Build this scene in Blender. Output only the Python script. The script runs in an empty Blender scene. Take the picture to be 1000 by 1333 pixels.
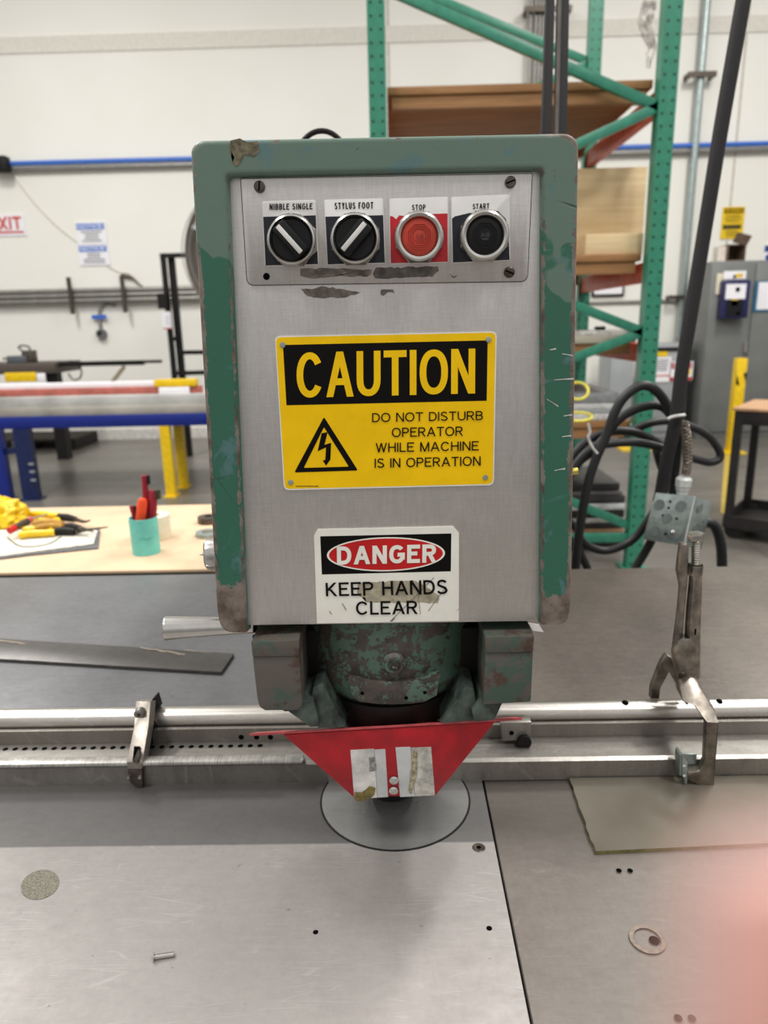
import bpy, bmesh, math, random
from mathutils import Vector, Matrix, noise
random.seed(7)
R = math.radians
scene = bpy.context.scene
COL = scene.collection

# ------------------------------------------------------------------ camera
CZ = 1.25                       # eye height
PITCH, ROLL, YAW = R(14.8), .023, .016
FOC = 924.0                     # focal length in pixels of the 1000 px wide frame
CAM = Vector((0, 0, CZ))
FWD = Vector((-math.sin(YAW) * math.cos(PITCH), math.cos(YAW) * math.cos(PITCH), -math.sin(PITCH)))
RT0 = Vector((math.cos(YAW), math.sin(YAW), 0))
UP0 = RT0.cross(FWD)
RT = RT0 * math.cos(ROLL) - UP0 * math.sin(ROLL)
UP = RT0 * math.sin(ROLL) + UP0 * math.cos(ROLL)
cd = bpy.data.cameras.new('camera')
cam = bpy.data.objects.new('camera', cd)
COL.objects.link(cam)
m = Matrix((RT, UP, -FWD)).transposed().to_4x4()
m.translation = CAM
cam.matrix_world = m
cd.sensor_fit = 'HORIZONTAL'
cd.sensor_width = 36
cd.lens = FOC / 1000 * 36
cd.clip_start = .002
cd.clip_end = 100
cd.dof.use_dof = True
cd.dof.focus_distance = .60
cd.dof.aperture_fstop = 9.5
scene.camera = cam

# ------------------------------------------------------------------ light
scene.view_settings.view_transform = 'Standard'
scene.view_settings.look = 'None'
scene.view_settings.gamma = 1
scene.view_settings.exposure = 0.36
world = bpy.data.worlds.new('hall_light')
scene.world = world
world.use_nodes = True
wt_ = world.node_tree; bg_ = wt_.nodes['Background']
tc_ = wt_.nodes.new('ShaderNodeTexCoord'); sp_ = wt_.nodes.new('ShaderNodeSeparateXYZ'); rp_ = wt_.nodes.new('ShaderNodeValToRGB')
wt_.links.new(tc_.outputs['Generated'], sp_.inputs[0]); wt_.links.new(sp_.outputs[2], rp_.inputs[0]); wt_.links.new(rp_.outputs[0], bg_.inputs[0])
# the rest of the hall: dim lower walls, lit upper walls, white roof
for i_, (p_, v_) in enumerate(((0., .26), (.12, .40), (.45, .62), (.8, .52))):
    e_ = rp_.color_ramp.elements[i_] if i_ < 2 else rp_.color_ramp.elements.new(p_)
    e_.position = p_; e_.color = (v_, v_ * .985, v_ * .955, 1)
bg_.inputs[1].default_value = 1.0

def area(name, loc, sx, sy, power, col=(1, .98, .945)):
    l = bpy.data.lights.new(name, 'AREA')
    l.shape = 'RECTANGLE'; l.size = sx; l.size_y = sy; l.energy = power; l.color = col
    o = bpy.data.objects.new(name, l); COL.objects.link(o); o.location = loc
    return o
# rows of high-bay fixtures under the roof, above and around the machine and down the hall
for lx, ly, pw in ((-2.6, -.8, 95), (2.2, -.8, 95), (-2.6, 2.2, 85), (2.4, 2.0, 85), (-3.4, 4.4, 140), (3.4, 4.4, 140)):
    area('high_bay_light', (lx, ly, 5.6), .5, 1.3, pw)

# ------------------------------------------------------------------ pixel helpers (photograph frame 1000 x 1333)
def ray(px, py):
    return FWD + RT * ((px - 500) / FOC) + UP * ((666.5 - py) / FOC)
def PY(px, py, Y):
    d = ray(px, py); return CAM + d * (Y / d.y)
def PZ(px, py, z):
    d = ray(px, py); return CAM + d * ((z - CZ) / d.z)

# ------------------------------------------------------------------ object helpers
def tag(o, label, cat, group=None, kind=None):
    if label: o['label'] = label
    if cat: o['category'] = cat
    if group: o['group'] = group
    if kind: o['kind'] = kind
    return o
def thing(name, label, cat, loc, group=None):
    o = bpy.data.objects.new(name, None); COL.objects.link(o); o.location = loc
    o.empty_display_size = .02
    return tag(o, label, cat, group)
def root_loc(o):
    v = Vector((0, 0, 0))
    while o:
        v = v + o.location; o = o.parent
    return v

class MB:
    """collects shapes (world coordinates) for ONE mesh object; self.mi is the current material slot"""
    def __init__(s): s.bm = bmesh.new(); s.mi = 0
    def _add(s, t):
        for f in t.faces: f.material_index = s.mi; f.smooth = True
        me = bpy.data.meshes.new('tmp'); t.to_mesh(me); t.free()
        s.bm.from_mesh(me); bpy.data.meshes.remove(me); return s
    def box(s, c, size, rot=None, bev=0, seg=2):
        t = bmesh.new(); bmesh.ops.create_cube(t, size=1)
        for v in t.verts: v.co = Vector((v.co.x * size[0], v.co.y * size[1], v.co.z * size[2]))
        if bev: bmesh.ops.bevel(t, geom=t.edges[:], offset=bev, segments=seg, affect='EDGES', profile=.5)
        M = rot.to_matrix() if rot is not None and not isinstance(rot, Matrix) else rot
        for v in t.verts: v.co = (M @ v.co if M is not None else v.co) + Vector(c)
        return s._add(t)
    def between(s, a, b, w, h, bev=0, up=(0, 0, 1)):
        a, b = Vector(a), Vector(b); z = (b - a); L = z.length; z.normalize()
        u = Vector(up); x = u.cross(z)
        if x.length < 1e-4: x = Vector((1, 0, 0)).cross(z)
        x.normalize(); y = z.cross(x)
        return s.box((a + b) / 2, (w, h, L), Matrix((x, y, z)).transposed(), bev)
    def lathe(s, prof, o, axis=(0, 0, 1), seg=32, closed=False, flat=None):
        t = bmesh.new(); z = Vector(axis).normalized()
        x = z.orthogonal().normalized() if flat is None else Vector(flat).normalized(); y = z.cross(x); o = Vector(o); rings = []
        for r, h in prof:
            if r < 1e-7: rings.append([t.verts.new(o + z * h)])
            else: rings.append([t.verts.new(o + z * h + (x * math.cos(2 * math.pi * k / seg) + y * math.sin(2 * math.pi * k / seg)) * r) for k in range(seg)])
        pr = list(zip(rings, rings[1:])) + ([(rings[-1], rings[0])] if closed else [])
        for A, B in pr:
            for k in range(seg):
                k2 = (k + 1) % seg
                if len(A) == 1 and len(B) == 1: continue
                if len(A) == 1: t.faces.new((A[0], B[k], B[k2]))
                elif len(B) == 1: t.faces.new((A[k], B[0], A[k2]))
                else: t.faces.new((A[k], B[k], B[k2], A[k2]))
        bmesh.ops.recalc_face_normals(t, faces=t.faces[:])
        return s._add(t)
    def cyl(s, a, b, r, r2=None, seg=24, bev=0):
        a, b = Vector(a), Vector(b); L = (b - a).length; r2 = r if r2 is None else r2
        p = [(0, 0), (r - bev, 0), (r, bev), (r2, L - bev), (r2 - bev, L), (0, L)] if bev else [(0, 0), (r, 0), (r2, L), (0, L)]
        return s.lathe(p, a, b - a, seg)
    def tube(s, pts, r, seg=12, closed=False, smooth=6):
        pts = [Vector(p) for p in pts]
        rr = r if isinstance(r, (list, tuple)) else [r] * len(pts)
        if smooth > 1 and len(pts) > 2:
            q, qr, n = [], [], len(pts); rng = range(n if closed else n - 1)
            for i in rng:
                g = lambda k: pts[k % n] if closed else pts[min(max(k, 0), n - 1)]
                p0, p1, p2, p3 = g(i - 1), g(i), g(i + 1), g(i + 2)
                for k in range(smooth):
                    u = k / smooth
                    q.append(.5 * (2 * p1 + (p2 - p0) * u + (2 * p0 - 5 * p1 + 4 * p2 - p3) * u * u + (3 * p1 - p0 - 3 * p2 + p3) * u ** 3))
                    qr.append(rr[i] * (1 - u) + rr[(i + 1) % n] * u)
            if not closed: q.append(pts[-1]); qr.append(rr[-1])
            pts, rr = q, qr
        t = bmesh.new(); n = len(pts); nx = None; rings = []
        for i, p in enumerate(pts):
            a = pts[(i - 1) % n] if closed or i else pts[0]; b = pts[(i + 1) % n] if closed or i < n - 1 else pts[-1]
            d = (b - a).normalized()
            if nx is None: nx = d.orthogonal().normalized()
            else: nx = (nx - d * nx.dot(d)).normalized()
            ny = d.cross(nx)
            rings.append([t.verts.new(p + (nx * math.cos(2 * math.pi * k / seg) + ny * math.sin(2 * math.pi * k / seg)) * rr[i]) for k in range(seg)])
        pr = list(zip(rings, rings[1:]))
        if closed:
            # match the seam
            A, B = rings[-1], rings[0]; off = min(range(seg), key=lambda o: (A[0].co - B[o].co).length)
            pr.append((A, B[off:] + B[:off]))
        for A, B in pr:
            for k in range(seg): t.faces.new((A[k], A[(k + 1) % seg], B[(k + 1) % seg], B[k]))
        if not closed: t.faces.new(rings[0][::-1]); t.faces.new(rings[-1])
        bmesh.ops.recalc_face_normals(t, faces=t.faces[:])
        return s._add(t)
    def poly(s, pts, ext=None, bev=0):
        """polygon of 3D points, extruded by vector ext"""
        t = bmesh.new(); pts = [Vector(p) for p in pts]
        vs = [t.verts.new(p) for p in pts]
        f = t.faces.new(vs)
        if ext is not None:
            ext = Vector(ext)
            r = bmesh.ops.extrude_face_region(t, geom=[f])
            for v in [g for g in r['geom'] if isinstance(g, bmesh.types.BMVert)]: v.co += ext
            bmesh.ops.recalc_face_normals(t, faces=t.faces[:])
            if bev: bmesh.ops.bevel(t, geom=t.edges[:], offset=bev, segments=2, affect='EDGES', profile=.5)
            big = [f for f in t.faces if len(f.verts) > 4]
            if big: bmesh.ops.triangulate(t, faces=big)
        else:
            bmesh.ops.triangulate(t, faces=t.faces[:])
            f0 = t.faces[:] 
            n = sum((f.normal * f.calc_area() for f in f0), Vector())
            if n.dot(CAM - pts[0]) < 0: bmesh.ops.reverse_faces(t, faces=f0)
        return s._add(t)
    def ppoly(s, px, Y, depth=None, bev=0):
        return s.poly([PY(x, y, Y) for x, y in px], None if depth is None else (0, depth, 0), bev)
    def xprism(s, prof, x0, x1, bev=0):
        return s.poly([(x0, y, z) for y, z in prof], (x1 - x0, 0, 0), bev)
    def sphere(s, c, r, sc=(1, 1, 1), seg=20):
        t = bmesh.new(); bmesh.ops.create_uvsphere(t, u_segments=seg, v_segments=max(8, seg // 2), radius=r)
        for v in t.verts: v.co = Vector((v.co.x * sc[0], v.co.y * sc[1], v.co.z * sc[2])) + Vector(c)
        return s._add(t)
    def raw(s, verts, faces):
        t = bmesh.new(); vs = [t.verts.new(v) for v in verts]
        for f in faces:
            try: t.faces.new([vs[i] for i in f])
            except ValueError: pass
        return s._add(t)
    def build(s, name, mats, parent=None, base=None, sharp=35):
        me = bpy.data.meshes.new(name)
        off = root_loc(parent) if parent else Vector(base) if base is not None else None
        if off is None:
            lo = Vector([min(v.co[i] for v in s.bm.verts) for i in range(3)]); hi = Vector([max(v.co[i] for v in s.bm.verts) for i in range(3)])
            off = Vector(((lo.x + hi.x) / 2, (lo.y + hi.y) / 2, lo.z))
        for v in s.bm.verts: v.co -= off
        s.bm.to_mesh(me); s.bm.free()
        for mt in (mats if isinstance(mats, (list, tuple)) else [mats]): me.materials.append(mt)
        if sharp: me.set_sharp_from_angle(angle=R(sharp))
        o = bpy.data.objects.new(name, me); COL.objects.link(o)
        if parent: o.parent = parent
        else: o.location = off
        return o

def quad(c4):
    """bilinear map of (u,v) in the quad TL,TR,BR,BL (3D points); v runs down"""
    a, b, c, d = [Vector(p) for p in c4]
    return lambda u, v: (a * (1 - u) + b * u) * (1 - v) + (d * (1 - u) + c * u) * v
# ---- plain sans capitals drawn as strokes (no font file is needed)
def _arc(cx, cy, rx, ry, a0, a1, n=12, sq=2.25):
    out = []
    for k in range(n + 1):
        a = R(a0 + (a1 - a0) * k / n); c, s = math.cos(a), math.sin(a)
        out.append((cx + rx * math.copysign(abs(c) ** (2 / sq), c), cy + ry * math.copysign(abs(s) ** (2 / sq), s)))
    return out
_bowl = lambda y0, y1, x=1.0, xs=.5: [(0, y1), (xs, y1)] + _arc(xs, (y0 + y1) / 2, x - xs, (y1 - y0) / 2, 90, -90, 10)[1:-1] + [(xs, y0), (0, y0)]
GLY = {
    'A': (1.0, [('P', 0, 0, .5, 1), ('P', 1, 0, .5, 1), ('L', [(.2, .31), (.8, .31)])]),
    'B': (.82, [('L', _bowl(.53, 1, .93)), ('L', _bowl(0, .53, 1)), ('L', [(0, 0), (0, 1)])]),
    'C': (.98, [('L', _arc(.5, .5, .5, .5, 34, 326, 26, 2.1))]),
    'D': (.88, [('L', _bowl(0, 1, 1, .38)), ('L', [(0, 0), (0, 1)])]),
    'E': (.78, [('L', [(1, 1), (0, 1), (0, 0), (1, 0)]), ('L', [(0, .53), (.93, .53)])]),
    'F': (.72, [('L', [(1, 1), (0, 1), (0, 0)]), ('L', [(0, .5), (.86, .5)])]),
    'G': (.95, [('L', _arc(.5, .5, .5, .5, 40, 335, 26)), ('L', [(.55, .47), (1, .47), (1, .12)])]),
    'H': (.84, [('L', [(0, 0), (0, 1)]), ('L', [(1, 0), (1, 1)]), ('L', [(0, .53), (1, .53)])]),
    'I': (.17, [('L', [(.5, 0), (.5, 1)])]),
    'K': (.86, [('L', [(0, 0), (0, 1)]), ('P', 0, .36, .95, 1), ('P', .36, .52, 1, 0)]),
    'L': (.68, [('L', [(0, 1), (0, 0), (1, 0)])]),
    'M': (1.0, [('L', [(0, 0), (0, 1)]), ('L', [(1, 0), (1, 1)]), ('P', 0, 1, .5, 0), ('P', 1, 1, .5, 0)]),
    'N': (.88, [('L', [(0, 0), (0, 1)]), ('L', [(1, 0), (1, 1)]), ('P', 0, 1, 1, 0)]),
    'O': (1.04, [('O', _arc(.5, .5, .5, .5, 0, 360, 36)[:-1])]),
    'P': (.8, [('L', _bowl(.46, 1)), ('L', [(0, 0), (0, 1)])]),
    'R': (.86, [('L', _bowl(.48, 1, .95)), ('L', [(0, 0), (0, 1)]), ('P', .5, .48, 1, 0)]),
    'S': (.82, [('L', _arc(.5, .76, .45, .24, 20, 200, 12) + [(.16, .62), (.5, .52), (.84, .42)] + _arc(.5, .25, .5, .25, 0, -165, 12))]),
    'T': (.84, [('L', [(0, 1), (1, 1)]), ('L', [(.5, 0), (.5, 1)])]),
    'U': (.88, [('L', [(0, 1), (0, .35)] + _arc(.5, .35, .5, .35, 180, 360, 14)[1:-1] + [(1, .35), (1, 1)])]),
    'W': (1.25, [('P', 0, 1, .26, 0), ('P', .5, 1, .26, 0), ('P', .5, 1, .74, 0), ('P', 1, 1, .74, 0)]),
    'X': (.86, [('P', 0, 0, 1, 1), ('P', 0, 1, 1, 0)]),
    'Y': (.86, [('P', 0, 1, .5, .42), ('P', 1, 1, .5, .42), ('L', [(.5, 0), (.5, .48)])]),
}
def text_in(mb, txt, c4, sw=.13, sp=.12, lift=(0, -.0002, 0)):
    """letters of stroke width sw (in cap heights) filling the quad c4 (TL, TR, BR, BL)"""
    c4 = [Vector(p) for p in c4]; q = quad(c4); L = Vector(lift)
    asp = ((c4[1] - c4[0]).length + (c4[2] - c4[3]).length) / ((c4[3] - c4[0]).length + (c4[2] - c4[1]).length)
    W = sum(GLY[ch][0] if ch in GLY else .38 for ch in txt if ch != 'I'); nI = txt.count('I')
    k = (asp - sp * (len(txt) - 1) - sw * nI) / W
    x = 0.
    for ch in txt:
        gw = sw if ch == 'I' else (GLY[ch][0] if ch in GLY else .38) * k
        if ch in GLY:
            sub = 0
            X = lambda u: x + sw / 2 + u * (gw - sw); Yv = lambda v: sw / 2 + v * (1 - sw)
            for pr in GLY[ch][1]:
                vs, fs = [], []; sub += 1
                if pr[0] == 'P':
                    _, x0, y0, x1, y1 = pr
                    ax_, bx_ = X(x0), X(x1); ay = 0. if y0 == 0 else 1. if y0 == 1 else Yv(y0); by = 0. if y1 == 0 else 1. if y1 == 1 else Yv(y1)
                    h = sw * .5 * math.hypot(bx_ - ax_, by - ay) / max(.2, abs(by - ay)); h = min(h, sw * 1.1)
                    vs = [(ax_ - h, ay), (ax_ + h, ay), (bx_ + h, by), (bx_ - h, by)]; fs = [(0, 1, 2, 3)]
                else:
                    cl = pr[0] == 'O'; P = [Vector((X(u), Yv(v))) for u, v in pr[1]]; n = len(P)
                    if not cl and pr[1][0][0] == pr[1][-1][0] and len(pr[1]) == 2: P = [Vector((P[0].x, 0 if pr[1][0][1] == 0 else P[0].y)), Vector((P[1].x, 1 if pr[1][1][1] == 1 else P[1].y))]
                    elif not cl and ch in 'EFLT' :
                        P = [Vector((x + gw if abs(u - 1) < .01 else p.x, p.y)) for p, (u, v) in zip(P, pr[1])]
                        if ch == 'T' and len(P) == 2: P = [Vector((x if i == 0 else x + gw, p.y)) for i, p in enumerate(P)]
                        if ch == 'F' and len(P) == 3: P[2].y = 0
                        if ch == 'L': P[0].y = 1
                    elif not cl and ch == 'U': P[0].y = P[-1].y = 1
                    for i, p in enumerate(P):
                        a = P[i - 1] if cl or i else None; b = P[(i + 1) % n] if cl or i < n - 1 else None
                        d0 = (p - a).normalized() if a is not None else (b - p).normalized(); d1 = (b - p).normalized() if b is not None else d0
                        n0, n1 = Vector((-d0.y, d0.x)), Vector((-d1.y, d1.x)); mt = (n0 + n1)
                        mt = mt.normalized() if mt.length > 1e-5 else n0
                        o = mt * (sw / 2 / max(.4, mt.dot(n0)))
                        vs += [tuple(p + o), tuple(p - o)]
                    for i in range(n if cl else n - 1):
                        j = (i + 1) % n; fs.append((2 * i, 2 * i + 1, 2 * j + 1, 2 * j))
                pts = [q(vx / asp, 1 - vy) + L * (1 + .22 * sub) for vx, vy in vs]
                for f in fs:
                    nn = (pts[f[1]] - pts[f[0]]).cross(pts[f[2]] - pts[f[0]])
                    mb.raw([pts[i] for i in (f if nn.dot(CAM - pts[0]) > 0 else f[::-1])], [tuple(range(len(f)))])
        x += gw + sp
    return mb
def rounded(pts, r, n=4):
    """round the corners of a 2D polygon; r one radius or one per corner"""
    out = []; N = len(pts)
    for i, p in enumerate(pts):
        ri = r[i] if isinstance(r, (list, tuple)) else r
        if ri <= 0: out.append(p); continue
        p = Vector(p); a = (Vector(pts[i - 1]) - p).normalized(); b = (Vector(pts[(i + 1) % N]) - p).normalized()
        p0, p1 = p + a * ri, p + b * ri
        for k in range(n + 1):
            u = k / n; out.append(tuple(p0 * (1 - u) ** 2 + p * 2 * u * (1 - u) + p1 * u * u))
    return out
def ell(cx, cy, rx, ry, n=40, tilt=0):
    c, s = math.cos(tilt), math.sin(tilt)
    return [(cx + rx * math.cos(a) * c - ry * math.sin(a) * s, cy + rx * math.cos(a) * s + ry * math.sin(a) * c) for a in [2 * math.pi * k / n for k in range(n)]]

# ------------------------------------------------------------------ materials
def lin(c):
    if max(c) > 1: c = [v / 255 for v in c]
    return tuple(v / 12.92 if v <= .04045 else ((v + .055) / 1.055) ** 2.4 for v in c[:3]) + (1,)
class NT:
    def __init__(s, name):
        s.m = bpy.data.materials.new(name); s.m.use_nodes = True; s.nt = s.m.node_tree
        s.b = s.nt.nodes['Principled BSDF']; s._co = None
    def n(s, typ, **k):
        nd = s.nt.nodes.new(typ)
        for a, v in k.items(): setattr(nd, a, v)
        return nd
    def put(s, sock, v):
        if hasattr(v, 'is_output') or isinstance(v, bpy.types.NodeSocket): s.nt.links.new(v, sock)
        elif v is not None: sock.default_value = v
    def co(s, scale=(1, 1, 1), rot=(0, 0, 0)):
        if s._co is None: s._co = s.n('ShaderNodeTexCoord').outputs['Object']
        mp = s.n('ShaderNodeMapping'); s.put(mp.inputs[0], s._co); mp.inputs['Scale'].default_value = scale; mp.inputs['Rotation'].default_value = rot
        return mp.outputs[0]
    def noise(s, scale, detail=4, rough=.6, vec=None, dist=0):
        nd = s.n('ShaderNodeTexNoise'); nd.inputs['Scale'].default_value = scale; nd.inputs['Detail'].default_value = detail
        nd.inputs['Roughness'].default_value = rough; nd.inputs['Distortion'].default_value = dist
        s.put(nd.inputs['Vector'], vec if vec is not None else s.co()); return nd.outputs['Fac']
    def ramp(s, v, a, b, lo=0., hi=1.):
        nd = s.n('ShaderNodeMapRange'); nd.clamp = True; s.put(nd.inputs[0], v)
        for i, x in enumerate((a, b, lo, hi)): nd.inputs[i + 1].default_value = x
        return nd.outputs[0]
    def math(s, op, a, b=None, c=None):
        nd = s.n('ShaderNodeMath', operation=op); s.put(nd.inputs[0], a); s.put(nd.inputs[1], b)
        if c is not None: s.put(nd.inputs[2], c)
        return nd.outputs[0]
    def mix(s, f, a, b):
        nd = s.n('ShaderNodeMix', data_type='RGBA'); s.put(nd.inputs[0], f)
        s.put(nd.inputs[6], lin(a) if isinstance(a, tuple) else a); s.put(nd.inputs[7], lin(b) if isinstance(b, tuple) else b)
        return nd.outputs[2]
    def attr(s, name):
        return s.n('ShaderNodeAttribute', attribute_name=name).outputs['Fac']
    def sep(s):
        nd = s.n('ShaderNodeSeparateXYZ'); s.put(nd.inputs[0], s.co()); return nd.outputs
    def bump(s, h, strength=.2, dist=.001):
        nd = s.n('ShaderNodeBump'); nd.inputs['Strength'].default_value = strength; nd.inputs['Distance'].default_value = dist
        s.put(nd.inputs['Height'], h); s.put(s.b.inputs['Normal'], nd.outputs[0])
    def out(s, color=None, rough=None, metal=None, **k):
        if color is not None: s.put(s.b.inputs['Base Color'], lin(color) if isinstance(color, tuple) else color)
        s.put(s.b.inputs['Roughness'], rough); s.put(s.b.inputs['Metallic'], metal)
        for a, v in k.items(): s.put(s.b.inputs[a.replace('_', ' ')], v)
        return s.m
_mc = {}
def plain(color, rough=.5, metal=0., var=.06, scale=30, bump=0., spec=.5):
    """simple procedural surface: one colour with a little mottling"""
    k = (color, rough, metal, var, scale, bump, spec)
    if k not in _mc:
        t = NT('surface'); f = t.noise(scale)
        c2 = tuple(max(0, int(v * (1 - 2.2 * var))) for v in color); c1 = tuple(min(255, int(v * (1 + var))) for v in color)
        if bump: t.bump(f, bump, .002)
        _mc[k] = t.out(t.mix(t.ramp(f, .3, .7), c2, c1), rough, metal, Specular_IOR_Level=spec)
    return _mc[k]

def m_worn_paint():
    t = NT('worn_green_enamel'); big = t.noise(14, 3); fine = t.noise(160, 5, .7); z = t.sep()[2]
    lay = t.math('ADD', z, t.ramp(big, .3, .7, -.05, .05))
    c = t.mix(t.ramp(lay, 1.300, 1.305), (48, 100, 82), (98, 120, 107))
    c = t.mix(t.math('MULTIPLY', t.ramp(t.noise(22, 4, .65, dist=.8), .56, .62), .75), c, (84, 118, 122))
    c = t.mix(t.ramp(t.noise(60, 4, .7), .66, .70), c, (52, 74, 68))
    w = t.math('ADD', t.attr('wear'), t.ramp(fine, .25, .75, -.38, .38))
    w = t.math('ADD', w, t.ramp(t.noise(30, 3), .3, .7, -.22, .22))
    wm = t.ramp(w, .60, .66)
    rust = t.mix(t.ramp(t.noise(50, 4), .4, .65), (128, 117, 108), (82, 68, 59))
    c = t.mix(wm, c, rust)
    v = t.n('ShaderNodeTexVoronoi', feature='DISTANCE_TO_EDGE'); v.inputs['Scale'].default_value = 16; t.put(v.inputs['Vector'], t.co((1, 1, .6)))
    sc = t.math('MULTIPLY', t.ramp(v.outputs[0], .004, .012, 1, 0), t.ramp(t.noise(9, 3), .6, .68))
    c = t.mix(t.math('MULTIPLY', sc, .8), c, (46, 62, 58))
    t.bump(t.math('SUBTRACT', t.math('MULTIPLY', t.noise(45, 3), .8), t.math('ADD', wm, sc)), .35, .0012)
    return t.out(c, t.ramp(wm, 0, 1, .38, .6), .0)
def m_cast():
    t = NT('chipped_green_casting'); n = t.math('ADD', t.math('MULTIPLY', t.noise(30, 7, .74, dist=.5), .6), t.math('MULTIPLY', t.noise(95, 5, .7), .4))
    mask = t.ramp(n, .485, .51)
    metal = t.mix(t.ramp(t.noise(60, 4), .35, .65), (46, 40, 36), (78, 70, 64))
    c = t.mix(mask, (76, 100, 87), metal)
    t.bump(t.math('SUBTRACT', t.noise(70, 3), mask), .35, .001)
    return t.out(c, .5, .0)
def m_block(green):
    t = NT('worn_casting_block'); n = t.noise(34, 6, .7, dist=.5)
    c = t.mix(t.ramp(n, green - .05, green + .05), (70, 90, 79), (94, 88, 82))
    c = t.mix(t.ramp(t.noise(30, 6, .7), .54, .62), c, (80, 60, 52))
    t.bump(n, .2, .001)
    return t.out(c, .48, .25)
def m_stainless():
    t = NT('brushed_stainless'); br = t.noise(30, 6, .8, t.co((3, 3, 45)))
    br2 = t.noise(55, 3, .7, t.co((9, 1, 1))); sm = t.noise(7, 4)
    f = t.math('ADD', t.math('MULTIPLY', br, .6), t.math('MULTIPLY', br2, .4))
    c = t.mix(t.ramp(f, .3, .7), (184, 180, 178), (214, 211, 208))
    c = t.mix(t.math('MULTIPLY', t.ramp(sm, .4, .7), .25), c, (176, 170, 166))
    t.bump(f, .06, .0005)
    return t.out(c, t.ramp(f, .3, .7, .34, .46), .75)
def m_table(base, dark, seed=0., brush=(60, 2, 2), rough=(.38, .54), metal=.3, band=None):
    t = NT('worn_steel_plate'); mp = t.co(brush); mp.node.inputs['Location'].default_value = (seed, seed * 2, 0)
    br = t.noise(4, 7, .75, t.co((brush[0] * .2, brush[1] * 12, 2)))
    bl = t.noise(3.2, 5, .62); fine = t.noise(240, 4, .7, t.co((1, .5, 1)))
    f = t.math('ADD', t.math('MULTIPLY', bl, .55), t.math('ADD', t.math('MULTIPLY', br, .3), t.math('MULTIPLY', fine, .15)))
    c = t.mix(t.ramp(f, .36, .64), dark, base)
    for sc, rz, lo in ((7, .5, .975), (9, -.9, .98), (5, 1.5, .978)):       # fine scratches at several angles
        v = t.n('ShaderNodeTexVoronoi', feature='DISTANCE_TO_EDGE'); v.inputs['Scale'].default_value = sc
        t.put(v.inputs['Vector'], t.co((1, 16, 1), (0, 0, rz)))
        m1 = t.math('MULTIPLY', t.ramp(v.outputs[0], .004, .02, 1, 0), t.ramp(t.noise(11 + sc, 3), .52, .62))
        c = t.mix(t.math('MULTIPLY', m1, .2), c, tuple(min(255, int(v_ * 1.22)) for v_ in base))
    c = t.mix(t.math('MULTIPLY', t.ramp(t.noise(90, 2), .74, .78), .5), c, tuple(int(v_ * .62) for v_ in dark))
    if band:                    # strip along the gauge mixed towards a darker colour: (edge, softness, colour)
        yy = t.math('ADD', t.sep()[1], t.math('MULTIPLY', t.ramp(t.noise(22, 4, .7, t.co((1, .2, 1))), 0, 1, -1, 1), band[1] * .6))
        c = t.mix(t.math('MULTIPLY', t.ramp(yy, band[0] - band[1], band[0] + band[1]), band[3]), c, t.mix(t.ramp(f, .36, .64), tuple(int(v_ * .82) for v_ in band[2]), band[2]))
    t.bump(t.math('ADD', fine, br), .08, .0006)
    return t.out(c, t.ramp(f, .35, .65, rough[1], rough[0]), metal)
def m_wood(a, b, scale=2.2, axis=(1, 14, 14)):
    t = NT('sawn_wood'); n = t.noise(scale, 6, .65, t.co(axis), .6); k = t.noise(90, 3)
    return t.out(t.mix(t.ramp(t.math('ADD', n, t.math('MULTIPLY', k, .12)), .36, .72), a, b), .65)
def m_floor():
    t = NT('polished_concrete'); n = t.noise(.9, 6, .65, t.co((.5, 1.6, 1))); k = t.noise(14, 5, .7)
    f = t.math('ADD', t.math('MULTIPLY', n, .75), t.math('MULTIPLY', k, .25))
    c = t.mix(t.ramp(f, .36, .64), (94, 90, 84), (122, 117, 110))
    v = t.n('ShaderNodeTexBrick'); v.inputs['Scale'].default_value = .25; v.inputs['Mortar Size'].default_value = .004; t.put(v.inputs[0], t.co())
    c = t.mix(t.math('MULTIPLY', v.outputs['Fac'], .5), c, (84, 80, 76))
    return t.out(c, t.ramp(k, .3, .7, .28, .42))
def m_wall():
    t = NT('painted_concrete'); n = t.noise(.6, 4); k = t.noise(40, 3)
    t.bump(k, .05, .002)
    return t.out(t.mix(t.ramp(n, .3, .7), (230, 228, 219), (237, 235, 228)), .7)
def m_rack():
    """green rack paint with the two rows of punched slots"""
    t = NT('rack_green_punched'); x, y, z = t.sep()
    zz = t.math('ABSOLUTE', t.math('SUBTRACT', t.math('MODULO', t.math('ADD', z, 10.0), .0508), .0254))
    xx = t.math('ABSOLUTE', t.math('SUBTRACT', t.math('ABSOLUTE', x), .021))
    d = t.math('SQRT', t.math('ADD', t.math('POWER', xx, 2.0), t.math('POWER', zz, 2.0)))
    hole = t.ramp(d, .0055, .0075, 1, 0)
    c = t.mix(hole, t.mix(t.ramp(t.noise(30), .3, .7), (46, 122, 98), (56, 136, 110)), (20, 52, 42))
    return t.out(c, .3)
def m_glass(tint, a=.62):
    t = NT('clear_plastic_sheet'); nt = t.nt
    tr = t.n('ShaderNodeBsdfTransparent'); tr.inputs[0].default_value = lin(tint)
    mx = t.n('ShaderNodeMixShader'); mx.inputs[0].default_value = a
    c = t.mix(t.ramp(t.noise(9, 5), .35, .7), (138, 131, 120), (162, 155, 144)); t.out(c, .34)
    nt.links.new(t.b.outputs[0], mx.inputs[1]); nt.links.new(tr.outputs[0], mx.inputs[2])
    nt.links.new(mx.outputs[0], nt.nodes['Material Output'].inputs[0]); return t.m

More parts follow.
